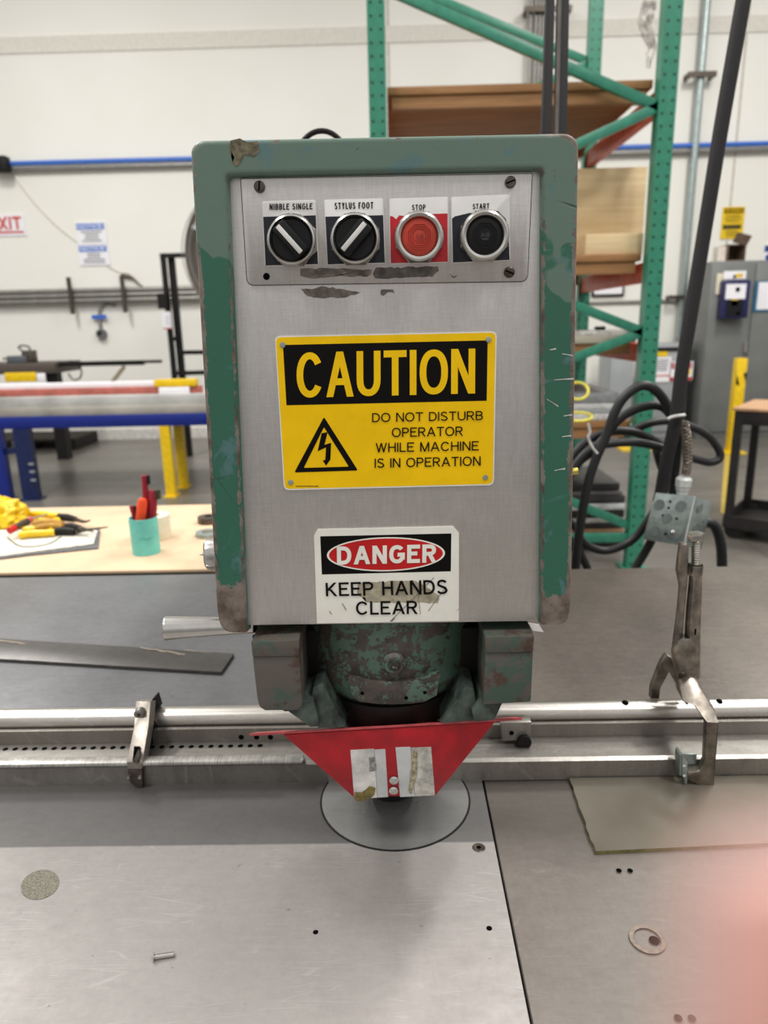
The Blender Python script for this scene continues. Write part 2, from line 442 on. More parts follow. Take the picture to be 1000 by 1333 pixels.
MAT = dict(
    green=m_worn_paint(), cast=m_cast(), block=m_block(.50), block2=m_block(.42), steel=m_stainless(),
    wall=m_wall(), floor=m_floor(), rack=m_rack(),
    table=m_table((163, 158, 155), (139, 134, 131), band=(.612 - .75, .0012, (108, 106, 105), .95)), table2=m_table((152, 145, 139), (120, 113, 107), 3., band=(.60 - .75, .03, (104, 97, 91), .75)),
    rear=m_table((122, 122, 124), (94, 94, 96), 5., rough=(.44, .58), metal=.3), rear2=m_table((122, 113, 104), (86, 79, 73), 8., rough=(.42, .56), metal=.3),
    gauge=m_table((170, 166, 160), (118, 113, 107), 2., rough=(.3, .45), metal=.7),
    bright=plain((205, 202, 198), .22, .95, .1, 60), chrome=plain((204, 202, 198), .2, .95, .02, 60),
    iron=plain((96, 88, 80), .42, .75, .16, 70, .15), dark=plain((30, 28, 27), .55, .1, .06, 30, 0., .25), black=plain((22, 22, 24), .4, 0, .06, 30, 0., .3), void=plain((6, 6, 6), .9, 0, .06, 30, 0., .05),
    rubber=plain((30, 30, 32), .5, 0, .1, 60), sleeve=plain((34, 33, 34), .7, 0, .12, 300, .3),
    yellow=plain((250, 202, 4), .4, 0, .02, 30, 0., .25), signblack=plain((12, 11, 10), .4, 0, .1, 30, 0., .15), white=plain((238, 236, 226), .4, 0, .02),
    red=plain((196, 16, 22), .38, 0, .04), guard=plain((172, 12, 28), .42, 0, .08, 40), pink=plain((190, 78, 82), .45, 0, .08, 60),
    navy=plain((40, 42, 50), .5, 0, .06, 30, 0., .25), crimson=plain((186, 22, 36), .45, 0, .06), plate=plain((226, 224, 222), .4, .1, .02),
    residue=plain((118, 110, 102), .75, 0, .14, 160), residue2=plain((172, 164, 142), .7, 0, .1, 120),
    galv=plain((166, 178, 176), .36, .6, .07, 45), rackgreen=plain((50, 128, 104), .34, 0, .05), orange=plain((226, 98, 60), .45, 0, .08),
    blue=plain((8, 34, 124), .35, 0, .05), navyblue=plain((12, 30, 78), .4, 0, .08), ochre=plain((176, 128, 26), .5, 0, .08), gold=plain((236, 196, 16), .38, 0, .04),
    pipe=plain((58, 108, 196), .4, 0, .03), conduit=plain((150, 148, 142), .4, .5, .06), grey=plain((116, 118, 116), .45, .1, .03, 4), grey2=plain((158, 162, 164), .45, .05, .03, 4),
    ply=m_wood((206, 178, 132), (226, 202, 160)), board=m_wood((122, 84, 48), (170, 124, 78)), card=plain((214, 185, 153), .75, 0, .03, 7), brown=plain((112, 92, 76), .8, 0, .08),
    teal=plain((112, 205, 194), .45, 0, .03), cream=plain((232, 224, 200), .6, 0, .03), vermil=plain((234, 78, 34), .4, 0, .04), maroon=plain((150, 26, 44), .4, 0, .08),
    paper=plain((238, 236, 240), .6, 0, .01), paleblue=plain((84, 128, 206), .5, 0, .02), exitred=plain((206, 62, 54), .5, 0, .02), ink=plain((120, 122, 130), .6, 0, .02),
    offwhite=plain((206, 204, 200), .5, 0, .1, 50),
)
# ================================================================== THE SETTING
WY = 8.35                       # back wall
b = MB(); b.box((0, WY + .1, 4), (24, .2, 8)); wall = b.build('wall_back', MAT['wall']); tag(wall, None, None, kind='structure')
b = MB(); b.box((0, 2, -.05), (24, 14, .1)); fl = b.build('floor', MAT['floor']); tag(fl, None, None, kind='structure')
# recessed reveal band high on the wall and a panel joint
lo, hi = PY(300, 62, WY).z, PY(300, 40, WY).z
b = MB(); b.box((0, WY - .006, (lo + hi) / 2), (23.9, .012, hi - lo)); tag(b.build('trim_1', plain((221, 217, 207), .7, 0, .02)), None, None, kind='structure')
x = PY(505, 30, WY).x
b = MB(); b.box((x, WY - .004, 4), (.02, .008, 7.9)); b.box((PY(888, 300, WY).x + .5, WY - .004, 4), (.02, .008, 7.9)); tag(b.build('trim_2', plain((200, 195, 182), .7)), None, None, kind='structure')
b = MB(); b.box((0, WY - .01, .06), (23.9, .02, .12)); tag(b.build('baseboard_back', plain((216, 213, 206), .6)), None, None, kind='structure')

# ================================================================== WORK TABLE OF THE PUNCHING MACHINE
TZ = .74
table = thing('machine_table', 'wide scratched grey steel work table under the green punching machine', 'table', (0, .75, 0))
ex = PZ(660, 1174, TZ).x                       # joint between the left and right front plates
XL, XR = -1.6, 1.5
YB = 1.44                                       # rear edge
def plate(name, x0, x1, y0, y1, mt, top=TZ, th=.02, lab=None):
    b = MB(); b.box(((x0 + x1) / 2, (y0 + y1) / 2, top - th / 2), (x1 - x0, y1 - y0, th), bev=.0012)
    o = b.build(name, mt, table); 
    if lab: o['label'] = lab
    return o
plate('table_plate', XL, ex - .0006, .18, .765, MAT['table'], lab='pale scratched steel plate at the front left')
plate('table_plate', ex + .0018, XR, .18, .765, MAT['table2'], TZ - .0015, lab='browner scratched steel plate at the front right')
xm = PZ(520, 800, TZ).x
plate('rear_plate', XL, xm, .767, YB, MAT['rear'], TZ - .001, lab='smooth dark grey steel plate behind the gauge, left')
plate('rear_plate', xm + .002, XR, .767, YB - .01, MAT['rear2'], TZ - .001, lab='brownish steel plate behind the gauge, right')
b = MB(); b.box(((XL + XR) / 2, .83, TZ - .055), (XR - XL - .06, 1.16, .06), bev=.004); b.build('table_frame', MAT['dark'], table)
for lx in (XL + .15, XR - .15):
    for ly in (.3, 1.3):
        b = MB(); b.box((lx, ly, (TZ - .085) / 2), (.09, .09, TZ - .085), bev=.004); b.build('leg', MAT['dark'], table)
# round die plate with its dark groove
dc = PZ(515, 1040, TZ); DR = .083
AXY = .683
dc = Vector((PZ(514.5, 1040, TZ).x, AXY, TZ))
b = MB(); b.lathe([(DR + .0004, .0), (DR + .0004, .0006), (DR - .0015, .0006), (DR - .0015, .0)], dc, seg=72, closed=True); b.build('die_groove', MAT['dark'], table)
b = MB(); b.lathe([(DR - .0016, .0), (DR - .0018, .0009), (.03, .0009), (.03, .0)], dc, seg=72)
b.lathe([(.0, .0006), (.03, .0006)], dc, seg=40)
dp = b.build('die_plate', m_table((168, 168, 166), (140, 140, 140), 4., (20, 20, 2), (.25, .36), .6), table)
def dot(px, py, r, name='hole', mt='void', top=TZ):
    p = PZ(px, py, top); b = MB(); b.lathe([(0, .0002), (r * .8, .00045), (r, .0001)], p, seg=20); return b.build(name, MAT[mt], table)
for px, py, r in ((411, 1213.5, .0024), (637, 1208.5, .0026), (806, 1133, .0026), (820.5, 1133, .0026), (883, 1325, .003), (901, 1325.5, .003)): dot(px, py, r)
p = PZ(623.5, 1103.5, TZ)
b = MB(); b.lathe([(0, .0003), (.0035, .0005), (.0056, .0007), (.0066, .0001)], p, seg=24); b.mi = 1; b.lathe([(0, .0006), (.0026, .0006)], p, seg=6)
b.build('countersunk_screw', [MAT['iron'], MAT['void']], table)
p = PZ(843, 1222.5, TZ)
b = MB(); b.lathe([(.0112, .0), (.0112, .0003), (.0148, .0003), (.0148, .0)], p, seg=32, closed=True); b.build('ring_stain', plain((142, 128, 116), .7, 0, .12, 200), table)
dot(852, 1224, .0044)
pts = [PZ(x, y, TZ + .0004) for x, y in ell(52, 1151.5, 26, 18.5, 26, -.35)]
b = MB(); b.poly(pts); b.build('dried_glue_spot', plain((122, 119, 106), .8, 0, .16, 600), table)

def m_scale():
    t = NT('engraved_scale'); x = t.sep()[0]
    f = t.math('ABSOLUTE', t.math('SUBTRACT', t.math('MODULO', t.math('ADD', x, 10.), .0064), .0032))
    g = t.math('ABSOLUTE', t.math('SUBTRACT', t.math('MODULO', t.math('ADD', x, 10.), .0254), .0127))
    k = t.math('MAXIMUM', t.ramp(f, .0002, .0005, .35, 0), t.ramp(g, .0003, .0006, .55, 0))
    return t.out(t.mix(k, t.mix(t.ramp(t.noise(60, 4), .35, .65), (176, 172, 166), (216, 213, 208)), (92, 86, 80)), .3, .7)
# ================================================================== BACK GAUGE: rod, holed rail, fence
gauge = thing('back_gauge', 'long steel back gauge with round rod running across the table behind the punch', 'gauge', (0, .75, TZ))
FY = .712
b = MB(); b.xprism([(FY, TZ), (FY, TZ + .024), (FY + .004, TZ + .027), (FY + .02, TZ + .027), (FY + .02, TZ)], XL + .1, XR - .1); b.build('fence_bar', MAT['gauge'], gauge)
b = MB(); b.xprism([(FY + .0205, TZ), (FY + .0205, TZ + .026), (FY + .046, TZ + .026), (FY + .046, TZ)], XL + .1, XR - .1); b.build('rail', MAT['gauge'], gauge)
b = MB(); b.xprism([(FY + .0465, TZ), (FY + .0465, TZ + .043), (FY + .052, TZ + .043), (FY + .052, TZ)], XL + .1, XR - .1); b.build('back_strip', m_table((150, 144, 137), (112, 106, 100), 7., rough=(.35, .5), metal=.5), gauge)
ROD = Vector((0, FY + .069, TZ + .045)); RR = .0142
b = MB(); b.cyl((XL + .1, ROD.y, ROD.z), (XR - .1, ROD.y, ROD.z), RR, seg=40, bev=.001); b.build('rod', m_table((206, 201, 195), (166, 160, 152), 6., (4, 4, 4), (.24, .36), .9), gauge)
for lx in (XL + .2, XR - .2):
    b = MB(); b.box((lx, ROD.y + .004, TZ + .0225), (.05, .034, .045), bev=.002); b.build('rod_support', MAT['iron'], gauge)
# row of punched holes on the left rail, holes drilled in the strip behind
sx = PZ(12, 984, TZ + .026).x; st = (PZ(327, 967.5, TZ + .026).x - sx) / 24
for k in range(-2, 26):
    b = MB(); b.lathe([(0, .0003), (.003, .0003), (.0033, 0)], (sx + st * k * 1.0, FY + .036, TZ + .0262), seg=12); b.build('rail_hole', MAT['void'], gauge)
b = MB(); b.box(((XL + .1 + PY(395, 990, FY).x) / 2, FY + .003, TZ + .0295), (PY(395, 990, FY).x - XL - .1, .014, .006), bev=.0025); b.build('scale_strip', m_scale(), gauge)
for px in (314, 334, 352):
    p = PY(px, 960, FY + .046); b = MB(); b.lathe([(0, .0004), (.0032, .0004), (.0034, 0)], (p.x, FY + .0465, p.z), (0, -1, 0), seg=14); b.build('strip_hole', MAT['void'], gauge)
for px in (813, 935):
    q = PY(px, 915, ROD.y); b = MB(); b.lathe([(0, .0004), (.004, .0004), (.0043, -.001)], (q.x, ROD.y - .003, ROD.z + RR - .0004), (0, -.25, 1), seg=14); b.build('rod_dimple', MAT['void'], gauge)
b = MB(); b.ppoly([(652, 941), (692, 940), (690, 963), (654, 965)], FY + .03, .012, .0008); b.mi = 1
b.lathe([(0, .0006), (.0028, .0006)], PY(666, 954, FY + .03), (0, -1, 0), 14)
b.build('end_block', [MAT['gauge'], MAT['void']], gauge)
q = PY(683, 966, FY + .026); b = MB(); b.cyl(q + Vector((0, .004, 0)), q + Vector((0, -.002, 0)), .008, seg=20); b.mi = 0; b.build('locking_screw', MAT['dark'], gauge)

# ================================================================== PUNCHING MACHINE
Yf = .594
press = thing('punching_machine', 'green enamelled sheet metal punching machine head with stainless control front', 'machine', (0, .75, 0))
hx = (PY(500, 500, Yf).x)
# --- main casting behind the bezel: tapered body, arm and column
def outl(dy, ins=0):
    return rounded([(283 + ins, 821 - ins), (247.5 + ins, 181 + ins), (754.5 - ins, 171.5 + ins), (744.5 - ins, 811 - ins)], [10, 14, 16, 10])
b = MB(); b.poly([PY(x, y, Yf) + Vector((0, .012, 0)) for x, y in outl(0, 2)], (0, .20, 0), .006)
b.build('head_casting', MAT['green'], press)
b = MB(); b.box((hx, 1.235, 1.27), (.20, .87, .20), bev=.02); b.box((hx, 1.58, .62), (.18, .22, 1.2), bev=.015); b.box((hx, 1.62, .02), (.19, .30, .04), bev=.01)
b.build('arm_and_column', MAT['cast'], press)
# --- bezel: inverted U with wear on its edges
def bezel():
    O, I = [], []
    n = 26
    for k in range(n + 1):                          # left leg upwards
        t = k / n
        ox, oy = 282.5 + (247 - 282.5) * t, 818 + (197 - 818) * t
        ix, iy = 323.5 + (298.5 - 323.5) * t, 822 + (238 - 822) * t
        if k == 0:
            for o_, i_ in (((301, 823.5), (323.5, 823)), ((292, 821.5), (323.4, 820)), ((286.5, 816.5), (323.2, 814)), ((283.2, 808), (323, 806))): O.append(o_); I.append(i_)
            continue
        O.append((ox, oy)); I.append((ix, iy))
    for k in range(1, 5):
        a = k / 5 * math.pi / 2
        O.append((247 + 16 - 16 * math.cos(a), 181.5 + 16 - 16 * math.sin(a))); I.append((298.5 + 6 - 6 * math.cos(a), 231.5 + 6 - 6 * math.sin(a)))
    for k in range(n + 1):
        t = k / n; O.append((264 + (735 - 264) * t, 181.3 + (172 - 181.3) * t)); I.append((305 + (697 - 305) * t, 231.3 + (223 - 231.3) * t))
    for k in range(1, 5):
        a = k / 5 * math.pi / 2
        O.append((755 - 19 + 19 * math.sin(a), 172 + 19 - 19 * math.cos(a))); I.append((703.5 - 6 + 6 * math.sin(a), 223 + 6 - 6 * math.cos(a)))
    for k in range(n + 1):
        t = k / n
        ox, oy = 755 + (744.5 - 755) * t, 192 + (806 - 192) * t
        ix, iy = 703.5 + (702.5 - 703.5) * t, 230 + (812 - 230) * t
        if k == n:
            for o_, i_ in (((743.7, 797), (702.5, 799)), ((741.8, 805), (702.5, 805)), ((737.5, 810.5), (702.5, 810)), ((730, 813), (702.5, 813))): O.append(o_); I.append(i_)
            continue
        O.append((ox, oy)); I.append((ix, iy))
    # rings: (fraction from outer to inner, pull-back in depth, wear)
    prof = [(0.0, .016, .6), (0.0, .007, .8), (.018, .003, .95), (.055, .0008, .95), (.105, 0, .88), (.16, 0, .58), (.25, 0, .16), (.5, 0, 0), (.78, 0, .08), (.86, 0, .5), (.9, .0004, .75), (.95, .004, .62), (.955, .0045, -1), (1.0, .0075, -1), (1.0, .012, -1)]
    bm = bmesh.new(); lay = bm.verts.layers.float.new('wear'); grid = []
    for i, (o, n_) in enumerate(zip(O, I)):
        col = []
        top = 300 < (o[0]) < 715 and o[1] < 300
        for f, d, w in prof:
            px, py = o[0] + (n_[0] - o[0]) * f, o[1] + (n_[1] - o[1]) * f
            v = bm.verts.new(PY(px, py, Yf) + Vector((0, d, 0)))
            ww = w
            if w >= 0:
                if top: ww = w * .5
                elif py < 330: ww = w * (.62 if px < 600 else .8)
                if py > 752: ww = max(w, min(1.1, (py - 752) / 26 * .8 + .25))
                if py > 752 and px > 600 and f < .9 and f > .2: ww *= .55 + max(0, (py - 775) / 60)
            v[lay] = ww; col.append(v)
        grid.append(col)
    for A, B in zip(grid, grid[1:]):
        for k in range(len(prof) - 1): 
            f = bm.faces.new((A[k], A[k + 1], B[k + 1], B[k])); f.smooth = True
    for g in (grid[0], grid[-1]):
        bm.faces.new(g)
    bmesh.ops.recalc_face_normals(bm, faces=bm.faces[:])
    mb = MB(); mb.bm.free(); mb.bm = bm
    return mb
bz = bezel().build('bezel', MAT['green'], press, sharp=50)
# brown filler patch on the top-left of the bezel
b = MB(); b.ppoly([(300, 183), (312, 180), (322, 185), (336, 184), (338, 197), (331, 204), (318, 201), (314, 210), (308, 217), (303, 212), (306, 202), (299, 195)], Yf - .0003)
b.build('bare_filler_patch', plain((112, 104, 82), .7, 0, .2, 220, .4), press)
for px, py in (((722, 494), (747, 492)), ((716, 455), (724, 453)), ((732, 568), (744, 566)), ((734, 541), (745, 539)), ((712, 519), (727, 528)), ((722, 612), (736, 609)), ((732, 460), (746, 462))):
    (x0, y0), (x1, y1) = px, py
    b = MB(); b.ppoly([(x0, y0), (x1, y1), (x1, y1 + 2.2), ((x0 + x1) / 2, (y0 + y1) / 2 + 1.2), (x0, y0 + 1.2)], Yf - .0002); b.build('scratch', MAT['offwhite'], press)

# --- stainless front panel
Yp = Yf + .006
b = MB(); b.ppoly([(298, 229), (705, 221), (702, 808.5), (322.5, 814)], Yp, .004, .0006); panel = b.build('front_panel', MAT['steel'], press)
def residue(pts, mt, Y):
    random.seed(len(pts)); out = []
    for (x0, y0), (x1, y1) in zip(pts, pts[1:] + pts[:1]):
        n = max(1, int(math.hypot(x1 - x0, y1 - y0) / 4))
        for k in range(n): out.append((x0 + (x1 - x0) * k / n + random.uniform(-.9, .9), y0 + (y1 - y0) * k / n + random.uniform(-1.1, 1.1)))
    b = MB(); b.ppoly(out, Y); return b
b = residue([(392, 375), (404, 377), (420, 373), (447, 376), (468, 381), (448, 387), (410, 388), (396, 383)], 0, Yp - .0002); b.build('label_residue', MAT['residue2'] if False else MAT['residue'], panel)
b = residue([(495, 377), (512, 376), (514, 381), (505, 380), (500, 385), (495, 384)], 0, Yp - .0002); b.build('label_residue', MAT['residue'], panel)

# --- control plate with switches
Yc = Yp - .0016
cp = [(313.5, 233), (693, 226), (686.5, 366), (322, 371)]
b = MB(); b.ppoly(rounded(cp, [2, 2, 9, 9]), Yc, .0015, .0003); b.mi = 1
b.ppoly(rounded([(312.7, 232.4), (693.8, 225.4), (687.3, 367), (321.2, 372)], [2, 2, 10, 10]), Yc + .0014)
b.mi = 2
b.lathe([(0, .0004), (.0027, .0004)], PY(347, 360, Yc), (0, -1, 0), 18)
ctl = b.build('control_plate', [MAT['steel'], MAT['iron'], MAT['void']], press)
ctl['label'] = 'stainless plate carrying four switches above the yellow sign'
b = residue([(391, 350), (440, 349), (463, 354), (485, 351), (483, 357), (478, 361), (466, 360), (440, 359), (410, 363), (391, 360)], 0, Yc - .0002); b.build('label_residue', MAT['residue'], ctl)
b = residue([(490, 349), (570, 347), (571, 352), (563, 360), (520, 361), (489, 363), (486, 356)], 0, Yc - .0002); b.build('label_residue', plain((92, 86, 80), .75, 0, .14, 160), ctl)
b = residue([(585, 356), (590, 359), (596, 357), (593, 362), (588, 361)], 0, Yc - .0002); b.build('label_residue', MAT['residue'], ctl)
for px, py, an in ((338, 243, 1.45), (664.5, 237, .35), (663, 354.5, -.4)):
    o = PY(px, py, Yc); b = MB(); b.lathe([(.0043, 0), (.0043, .0012), (.0034, .002), (0, .0021)], o, (0, -1, 0), 24); b.mi = 1
    b.box(o + Vector((0, -.0021, 0)), (.0068, .0006, .0011), Matrix.Rotation(-an, 3, 'Y'))
    b.build('slotted_screw', [MAT['iron'], MAT['void']], ctl)
FACE = (0, -1, 0)
def nameplate(c4, split, txt, tq, low, chips=()):
    q = quad([PY(x, y, Yc - .0008) for x, y in c4])
    b = MB(); b.ppoly(rounded(c4, 3), Yc - .0008, .0008, .0002)
    b.mi = 1
    L = lambda u, v: q(u, v) + Vector((0, -.0002, 0))
    s = split
    pts = [L(.012, s), L(.988, s), L(.988, .985), L(.012, .985)] if not chips else [L(*c) for c in chips] + [L(.988, .985), L(.012, .985)]
    b.poly(pts); b.mi = 2
    text_in(b, txt, [PY(x, y, Yc - .0008) for x, y in tq], .17, .16, (0, -.0003, 0))
    return b.build('nameplate', [MAT['plate'], MAT[low], MAT['signblack']], ctl)
nameplate([(341, 262), (411, 260), (415, 345), (345, 347)], .235, 'NIBBLE SINGLE', [(351, 265.5), (407, 264.5), (407, 272.5), (351, 273.5)], 'navy')
nameplate([(421.5, 260), (499, 258), (502, 343), (426, 345.5)], .255, 'STYLUS FOOT', [(435.5, 264), (486, 263), (486, 271.5), (436, 272.5)], 'navy')
nameplate([(506.5, 258.5), (583.5, 256), (584, 342), (508, 344)], .26, 'STOP', [(536.5, 266.5), (554, 266.1), (554, 273.3), (536.5, 273.7)], 'crimson', [(.012, .26), (.06, .27), (.1, .33), (.17, .255), (.26, .27), (.32, .25), (.988, .25)])
nameplate([(587, 256.5), (663.5, 253), (664.5, 339.5), (589, 343)], .26, 'START', [(615.5, 265.5), (637, 264.5), (637, 271.5), (615.5, 272.5)], 'navy', [(.012, .32), (.06, .29), (.3, .25), (.8, .24), (.93, .36), (.97, .5)])
S = .000603                                     # metres per photograph pixel on the plate
def ring_nut(o, rout, rin, col_in):
    b = MB(); b.lathe([(rout + .0010, 0), (rout + .0010, .004), (rout - .0006, .0062)], o, FACE, 8, flat=(math.cos(.39), 0, math.sin(.39)))
    b.lathe([(rout - .0004, .0045), (rout - .0002, .0085), (rout - .0012, .0108), (rout - .0026, .0116), (rin + .0008, .0108), (rin, .0092), (rin, .002)], o, FACE, 48)
    return b
for (px, py), (a0, a1), nm in (((381.5, 311.5), (363.5, 294.5), 0), ((463, 310), (478.5, 289.5), 1)):
    o = PY(px, py + 2.2, Yc - .0008)
    b = ring_nut(o, .0196, .0158, 0); b.mi = 1
    b.lathe([(.0157, .004), (.0157, .0082), (.0148, .009), (0, .009)], o, FACE, 40)
    e0 = PY(a0, a1, Yc - .0008 - .014); cdir = Vector((e0.x - o.x, 0, e0.z - o.z)).normalized()
    e0 = o + cdir * .0142; e1 = o - cdir * .0142
    yy = Vector((0, -.0128, 0)); b.between(e0 + yy, e1 + yy, .0125, .0085, .002, up=FACE); b.mi = 2
    sd = Vector((-cdir.z, 0, cdir.x)) * (.0008)
    b.between(e0 * .96 + e1 * .04 + yy * 1.345 + sd, e0 * .04 + e1 * .96 + yy * 1.345 + sd, .0038, .0012, .0004, up=FACE)
    k = b.build('selector_switch', [MAT['chrome'], MAT['black'], MAT['plate']], ctl)
    k['label'] = ('black selector knob, white pointer to upper left', 'black selector knob, white pointer to upper right')[nm]
def push(px, py, cap, lab):
    o = PY(px, py + 3.2, Yc - .0008)
    b = ring_nut(o, .0193, .0140, 0); b.mi = 1
    b.lathe([(.0138, .003), (.0138, .0082), (.0128, .0092), (.0108, .0096), (0, .0098)], o, FACE, 40)
    for r in (.0098, .0082, .0066):                # concentric octagons moulded in the cap
        b.lathe([(r - .0005, .0094), (r - .0003, .0104), (r + .0003, .0104), (r + .0005, .0094)], o, FACE, 8, flat=(math.cos(.39), 0, math.sin(.39)))
    b.lathe([(.0050, .0094), (.0048, .0103), (.0, .0103)], o, FACE, 8, flat=(math.cos(.39), 0, math.sin(.39)))
    b.mi = 2; y = -.0105
    c = lambda x, z: o + Vector((x, y, z))
    text_in(b, 'AB', [c(-.0033, .0016), c(.0033, .0016), c(.0033, -.0014), c(-.0033, -.0014)], .2, .2)
    b.poly([c(-.0028, -.0022), c(.0028, -.0022), c(.0018, -.0034), c(-.0018, -.0034)])
    k = b.build('push_button', [MAT['chrome'], *cap], ctl); k['label'] = lab
push(545.5, 306.5, (plain((206, 68, 50), .5), plain((176, 50, 38), .5)), 'red stop button in chrome ring')
push(629.5, 305, (MAT['black'], plain((58, 58, 60), .5)), 'black start button in chrome ring')

# --- yellow caution sign
Ys = Yp - .0012
c5 = lambda x, y: (340 + x / 3.0303, 420 + y / 3.0303)
def sgn(pts, Y, d=.0002): return [PY(*c5(*p), Y) for p in pts]
b = MB(); b.mi = 3; b.poly(sgn(rounded([(54, 53), (930, 34), (918, 641), (90, 661)], 22), Ys), (0, .0011, 0)); b.mi = 0
b.poly(sgn(rounded([(58, 58), (925, 39), (914, 636), (94, 656)], 20), Ys - .0001))
csign = b.build('caution_sign', [MAT['yellow'], MAT['signblack'], MAT['galv'], MAT['white']], press); csign['label'] = 'yellow and black caution sign on the stainless front'
b = MB(); b.poly(sgn([(86, 88), (894, 70), (890, 308), (100, 326)], Ys - .0002)); b.build('sign_header', MAT['signblack'], csign)
def stext(nm, txt, c, bold, sp=.1, mt='signblack', par=None, f=c5, Y=Ys):
    b = MB(); text_in(b, txt, [PY(*f(*p), Y - .0004) for p in c], bold, sp); return b.build(nm, MAT[mt], par or csign)
stext('caution_lettering', 'CAUTION', [(139, 118), (845, 102), (844, 279), (141, 297)], .15, .072, 'yellow')
b = MB()
for txt, c in (('DO NOT DISTURB', [(438, 357), (875, 348), (875, 384), (438, 393)]), ('OPERATOR', [(516, 415), (796, 409), (796, 446), (516, 452)]),
               ('WHILE MACHINE', [(452, 475), (859, 467), (859, 504), (452, 512)]), ('IS IN OPERATION', [(448, 536), (866, 527), (866, 564), (448, 573)])):
    text_in(b, txt, [PY(*c5(*p), Ys - .0004) for p in c], .132, .14)
b.build('message_lettering', MAT['signblack'], csign)
b = MB(); T = [(248, 372), (382, 583), (131, 591)]; T2 = [(248, 412), (346, 568), (168, 573)]
Tr, T2r = rounded(T, 8), rounded(T2, 5)
P3, Q3 = sgn(Tr, Ys - .0003), sgn(T2r, Ys - .0003); n = len(P3)
b.raw(P3 + Q3, [(i, (i + 1) % n, n + (i + 1) % n, n + i) for i in range(n)])
b.poly(sgn([(239, 436), (262, 432), (250, 482), (276, 474), (262, 541), (273, 540), (256, 564), (243, 543), (253, 542), (256, 492), (223, 507)], Ys - .0003))
b.build('high_voltage_symbol', MAT['signblack'], csign)
b = MB(); random.seed(3); x = 136
while x < 226:
    w = random.uniform(2, 4.5); b.poly(sgn([(x, 643), (x + w, 643), (x + w, 647.5), (x, 647.5)], Ys - .0003)); x += w + 1.6
b.build('small_print', plain((92, 74, 8), .5), csign)
for x, y in ((85, 88), (897, 67), (117, 630), (885, 611)):
    b = MB(); b.lathe([(.0024, 0), (.0022, .0006), (0, .0009)], PY(*c5(x, y), Ys - .0002), FACE, 16); b.build('rivet', MAT['galv'], csign)

# --- white danger sign
c6 = lambda x, y: (400 + x / 4.545, 670 + y / 4.545)
def dg(pts, Y): return [PY(*c6(*p), Y) for p in pts]
b = MB(); b.poly(dg([(40, 122), (60, 88), (864, 70), (898, 108), (897, 628), (58, 643)], Ys), (0, .0011, 0)); 
dsign = b.build('danger_sign', MAT['white'], press); dsign['label'] = 'worn white danger sign at the lower edge of the front'
b = MB(); b.poly(dg([(77, 128), (853, 111), (850, 335), (87, 354)], Ys - .0001)); b.mi = 1
b.poly(dg(ell(466, 234, 350, 101, 48, -.02), Ys - .0002)); b.mi = 2; b.poly(dg(ell(466, 234, 337, 93, 48, -.02), Ys - .0003)); b.build('sign_header', [MAT['signblack'], MAT['white'], MAT['red']], dsign)
stext('danger_lettering', 'DANGER', [(175, 188), (766, 174), (764, 282), (177, 296)], .215, .12, 'white', dsign, c6)
b = residue([c6(300, 403), c6(470, 396), c6(640, 388), c6(665, 405), c6(745, 455), c6(778, 480), c6(776, 524), c6(640, 522), c6(350, 518), c6(345, 490), c6(300, 480)], 0, Ys - .00015); b.build('label_residue', MAT['residue2'], dsign)
b = MB()
for txt, c in (('KEEP HANDS', [(108, 403), (829, 383), (831, 469), (112, 483)]), ('CLEAR', [(288, 513), (652, 508), (653, 587), (290, 593)])):
    text_in(b, txt, [PY(*c6(*p), Ys - .0004) for p in c], .15, .13)
b.build('message_lettering', MAT['signblack'], dsign)
for a, c, w in (((748, 372), (490, 632), 5), ((820, 425), (715, 570), 4), ((205, 525), (228, 565), 5), ((128, 570), (142, 590), 5), ((655, 470), (668, 590), 3), ((490, 632), (510, 610), 12), ((880, 570), (900, 556), 3)):
    b = MB(); b.poly(dg([a, c, (c[0] + w, c[1]), (a[0] + w, a[1])], Ys - .0005)); b.build('scratch', MAT['residue'], dsign)

# --- punch holder cylinder below the panel
ax = Vector((PY(507, 850, Yf + .095).x, .690, 0)); zt = PY(507, 800, .6).z
zb = CZ - .362
prof = [(.0, zt + .08), (.0868, zt + .08), (.0868, zb + .030), (.0835, zb + .016), (.074, zb + .006), (.0, zb + .004)]
b = MB(); b.lathe(prof, ax, seg=64); b.build('punch_holder', MAT['cast'], press)
b = MB(); b.lathe([(.0, zb + .006), (.079, zb + .006), (.074, zb - .02), (.052, zb - .05), (.0, zb - .05)], ax, seg=48); b.build('stripper_cone', MAT['dark'], press)
b = MB(); b.lathe([(0, TZ + .1), (.034, TZ + .1), (.034, TZ + .02), (.030, TZ + .012), (0, TZ + .012)], ax, seg=36); b.build('punch_tool', MAT['black'], press)
# curved nameplate bracket and bolt on the front of the holder
c3 = lambda x, y: (300 + x / 2.381, 780 + y / 2.381)
cur = [(365, 250), (375, 296), (398, 318), (450, 325), (505, 327), (560, 325), (600, 320), (640, 300), (651, 240), (600, 252), (505, 258), (420, 256)]
b = MB(); b.poly([PY(*c3(*p), Yf + .006) for p in cur], (0, .014, 0), .001); b.mi = 1
for x, y in ((409, 291), (545, 306), (603, 289)): b.lathe([(0, .0003), (.0018, .0003)], PY(*c3(x, y), Yf + .006), FACE, 12)
b.build('cover_lip', [MAT['cast'], MAT['void']], press)
o = PY(*c3(507, 195), Yf + .012)
b = MB(); b.lathe([(.0112, .01), (.0112, -.004), (.0085, -.007), (.0062, -.0072), (.0062, -.0045), (0, -.0045)], o, (0, 1, 0), 28); b.build('bolt_boss', MAT['cast'], press)
o = PY(*c3(507, 219), Yf + .012)
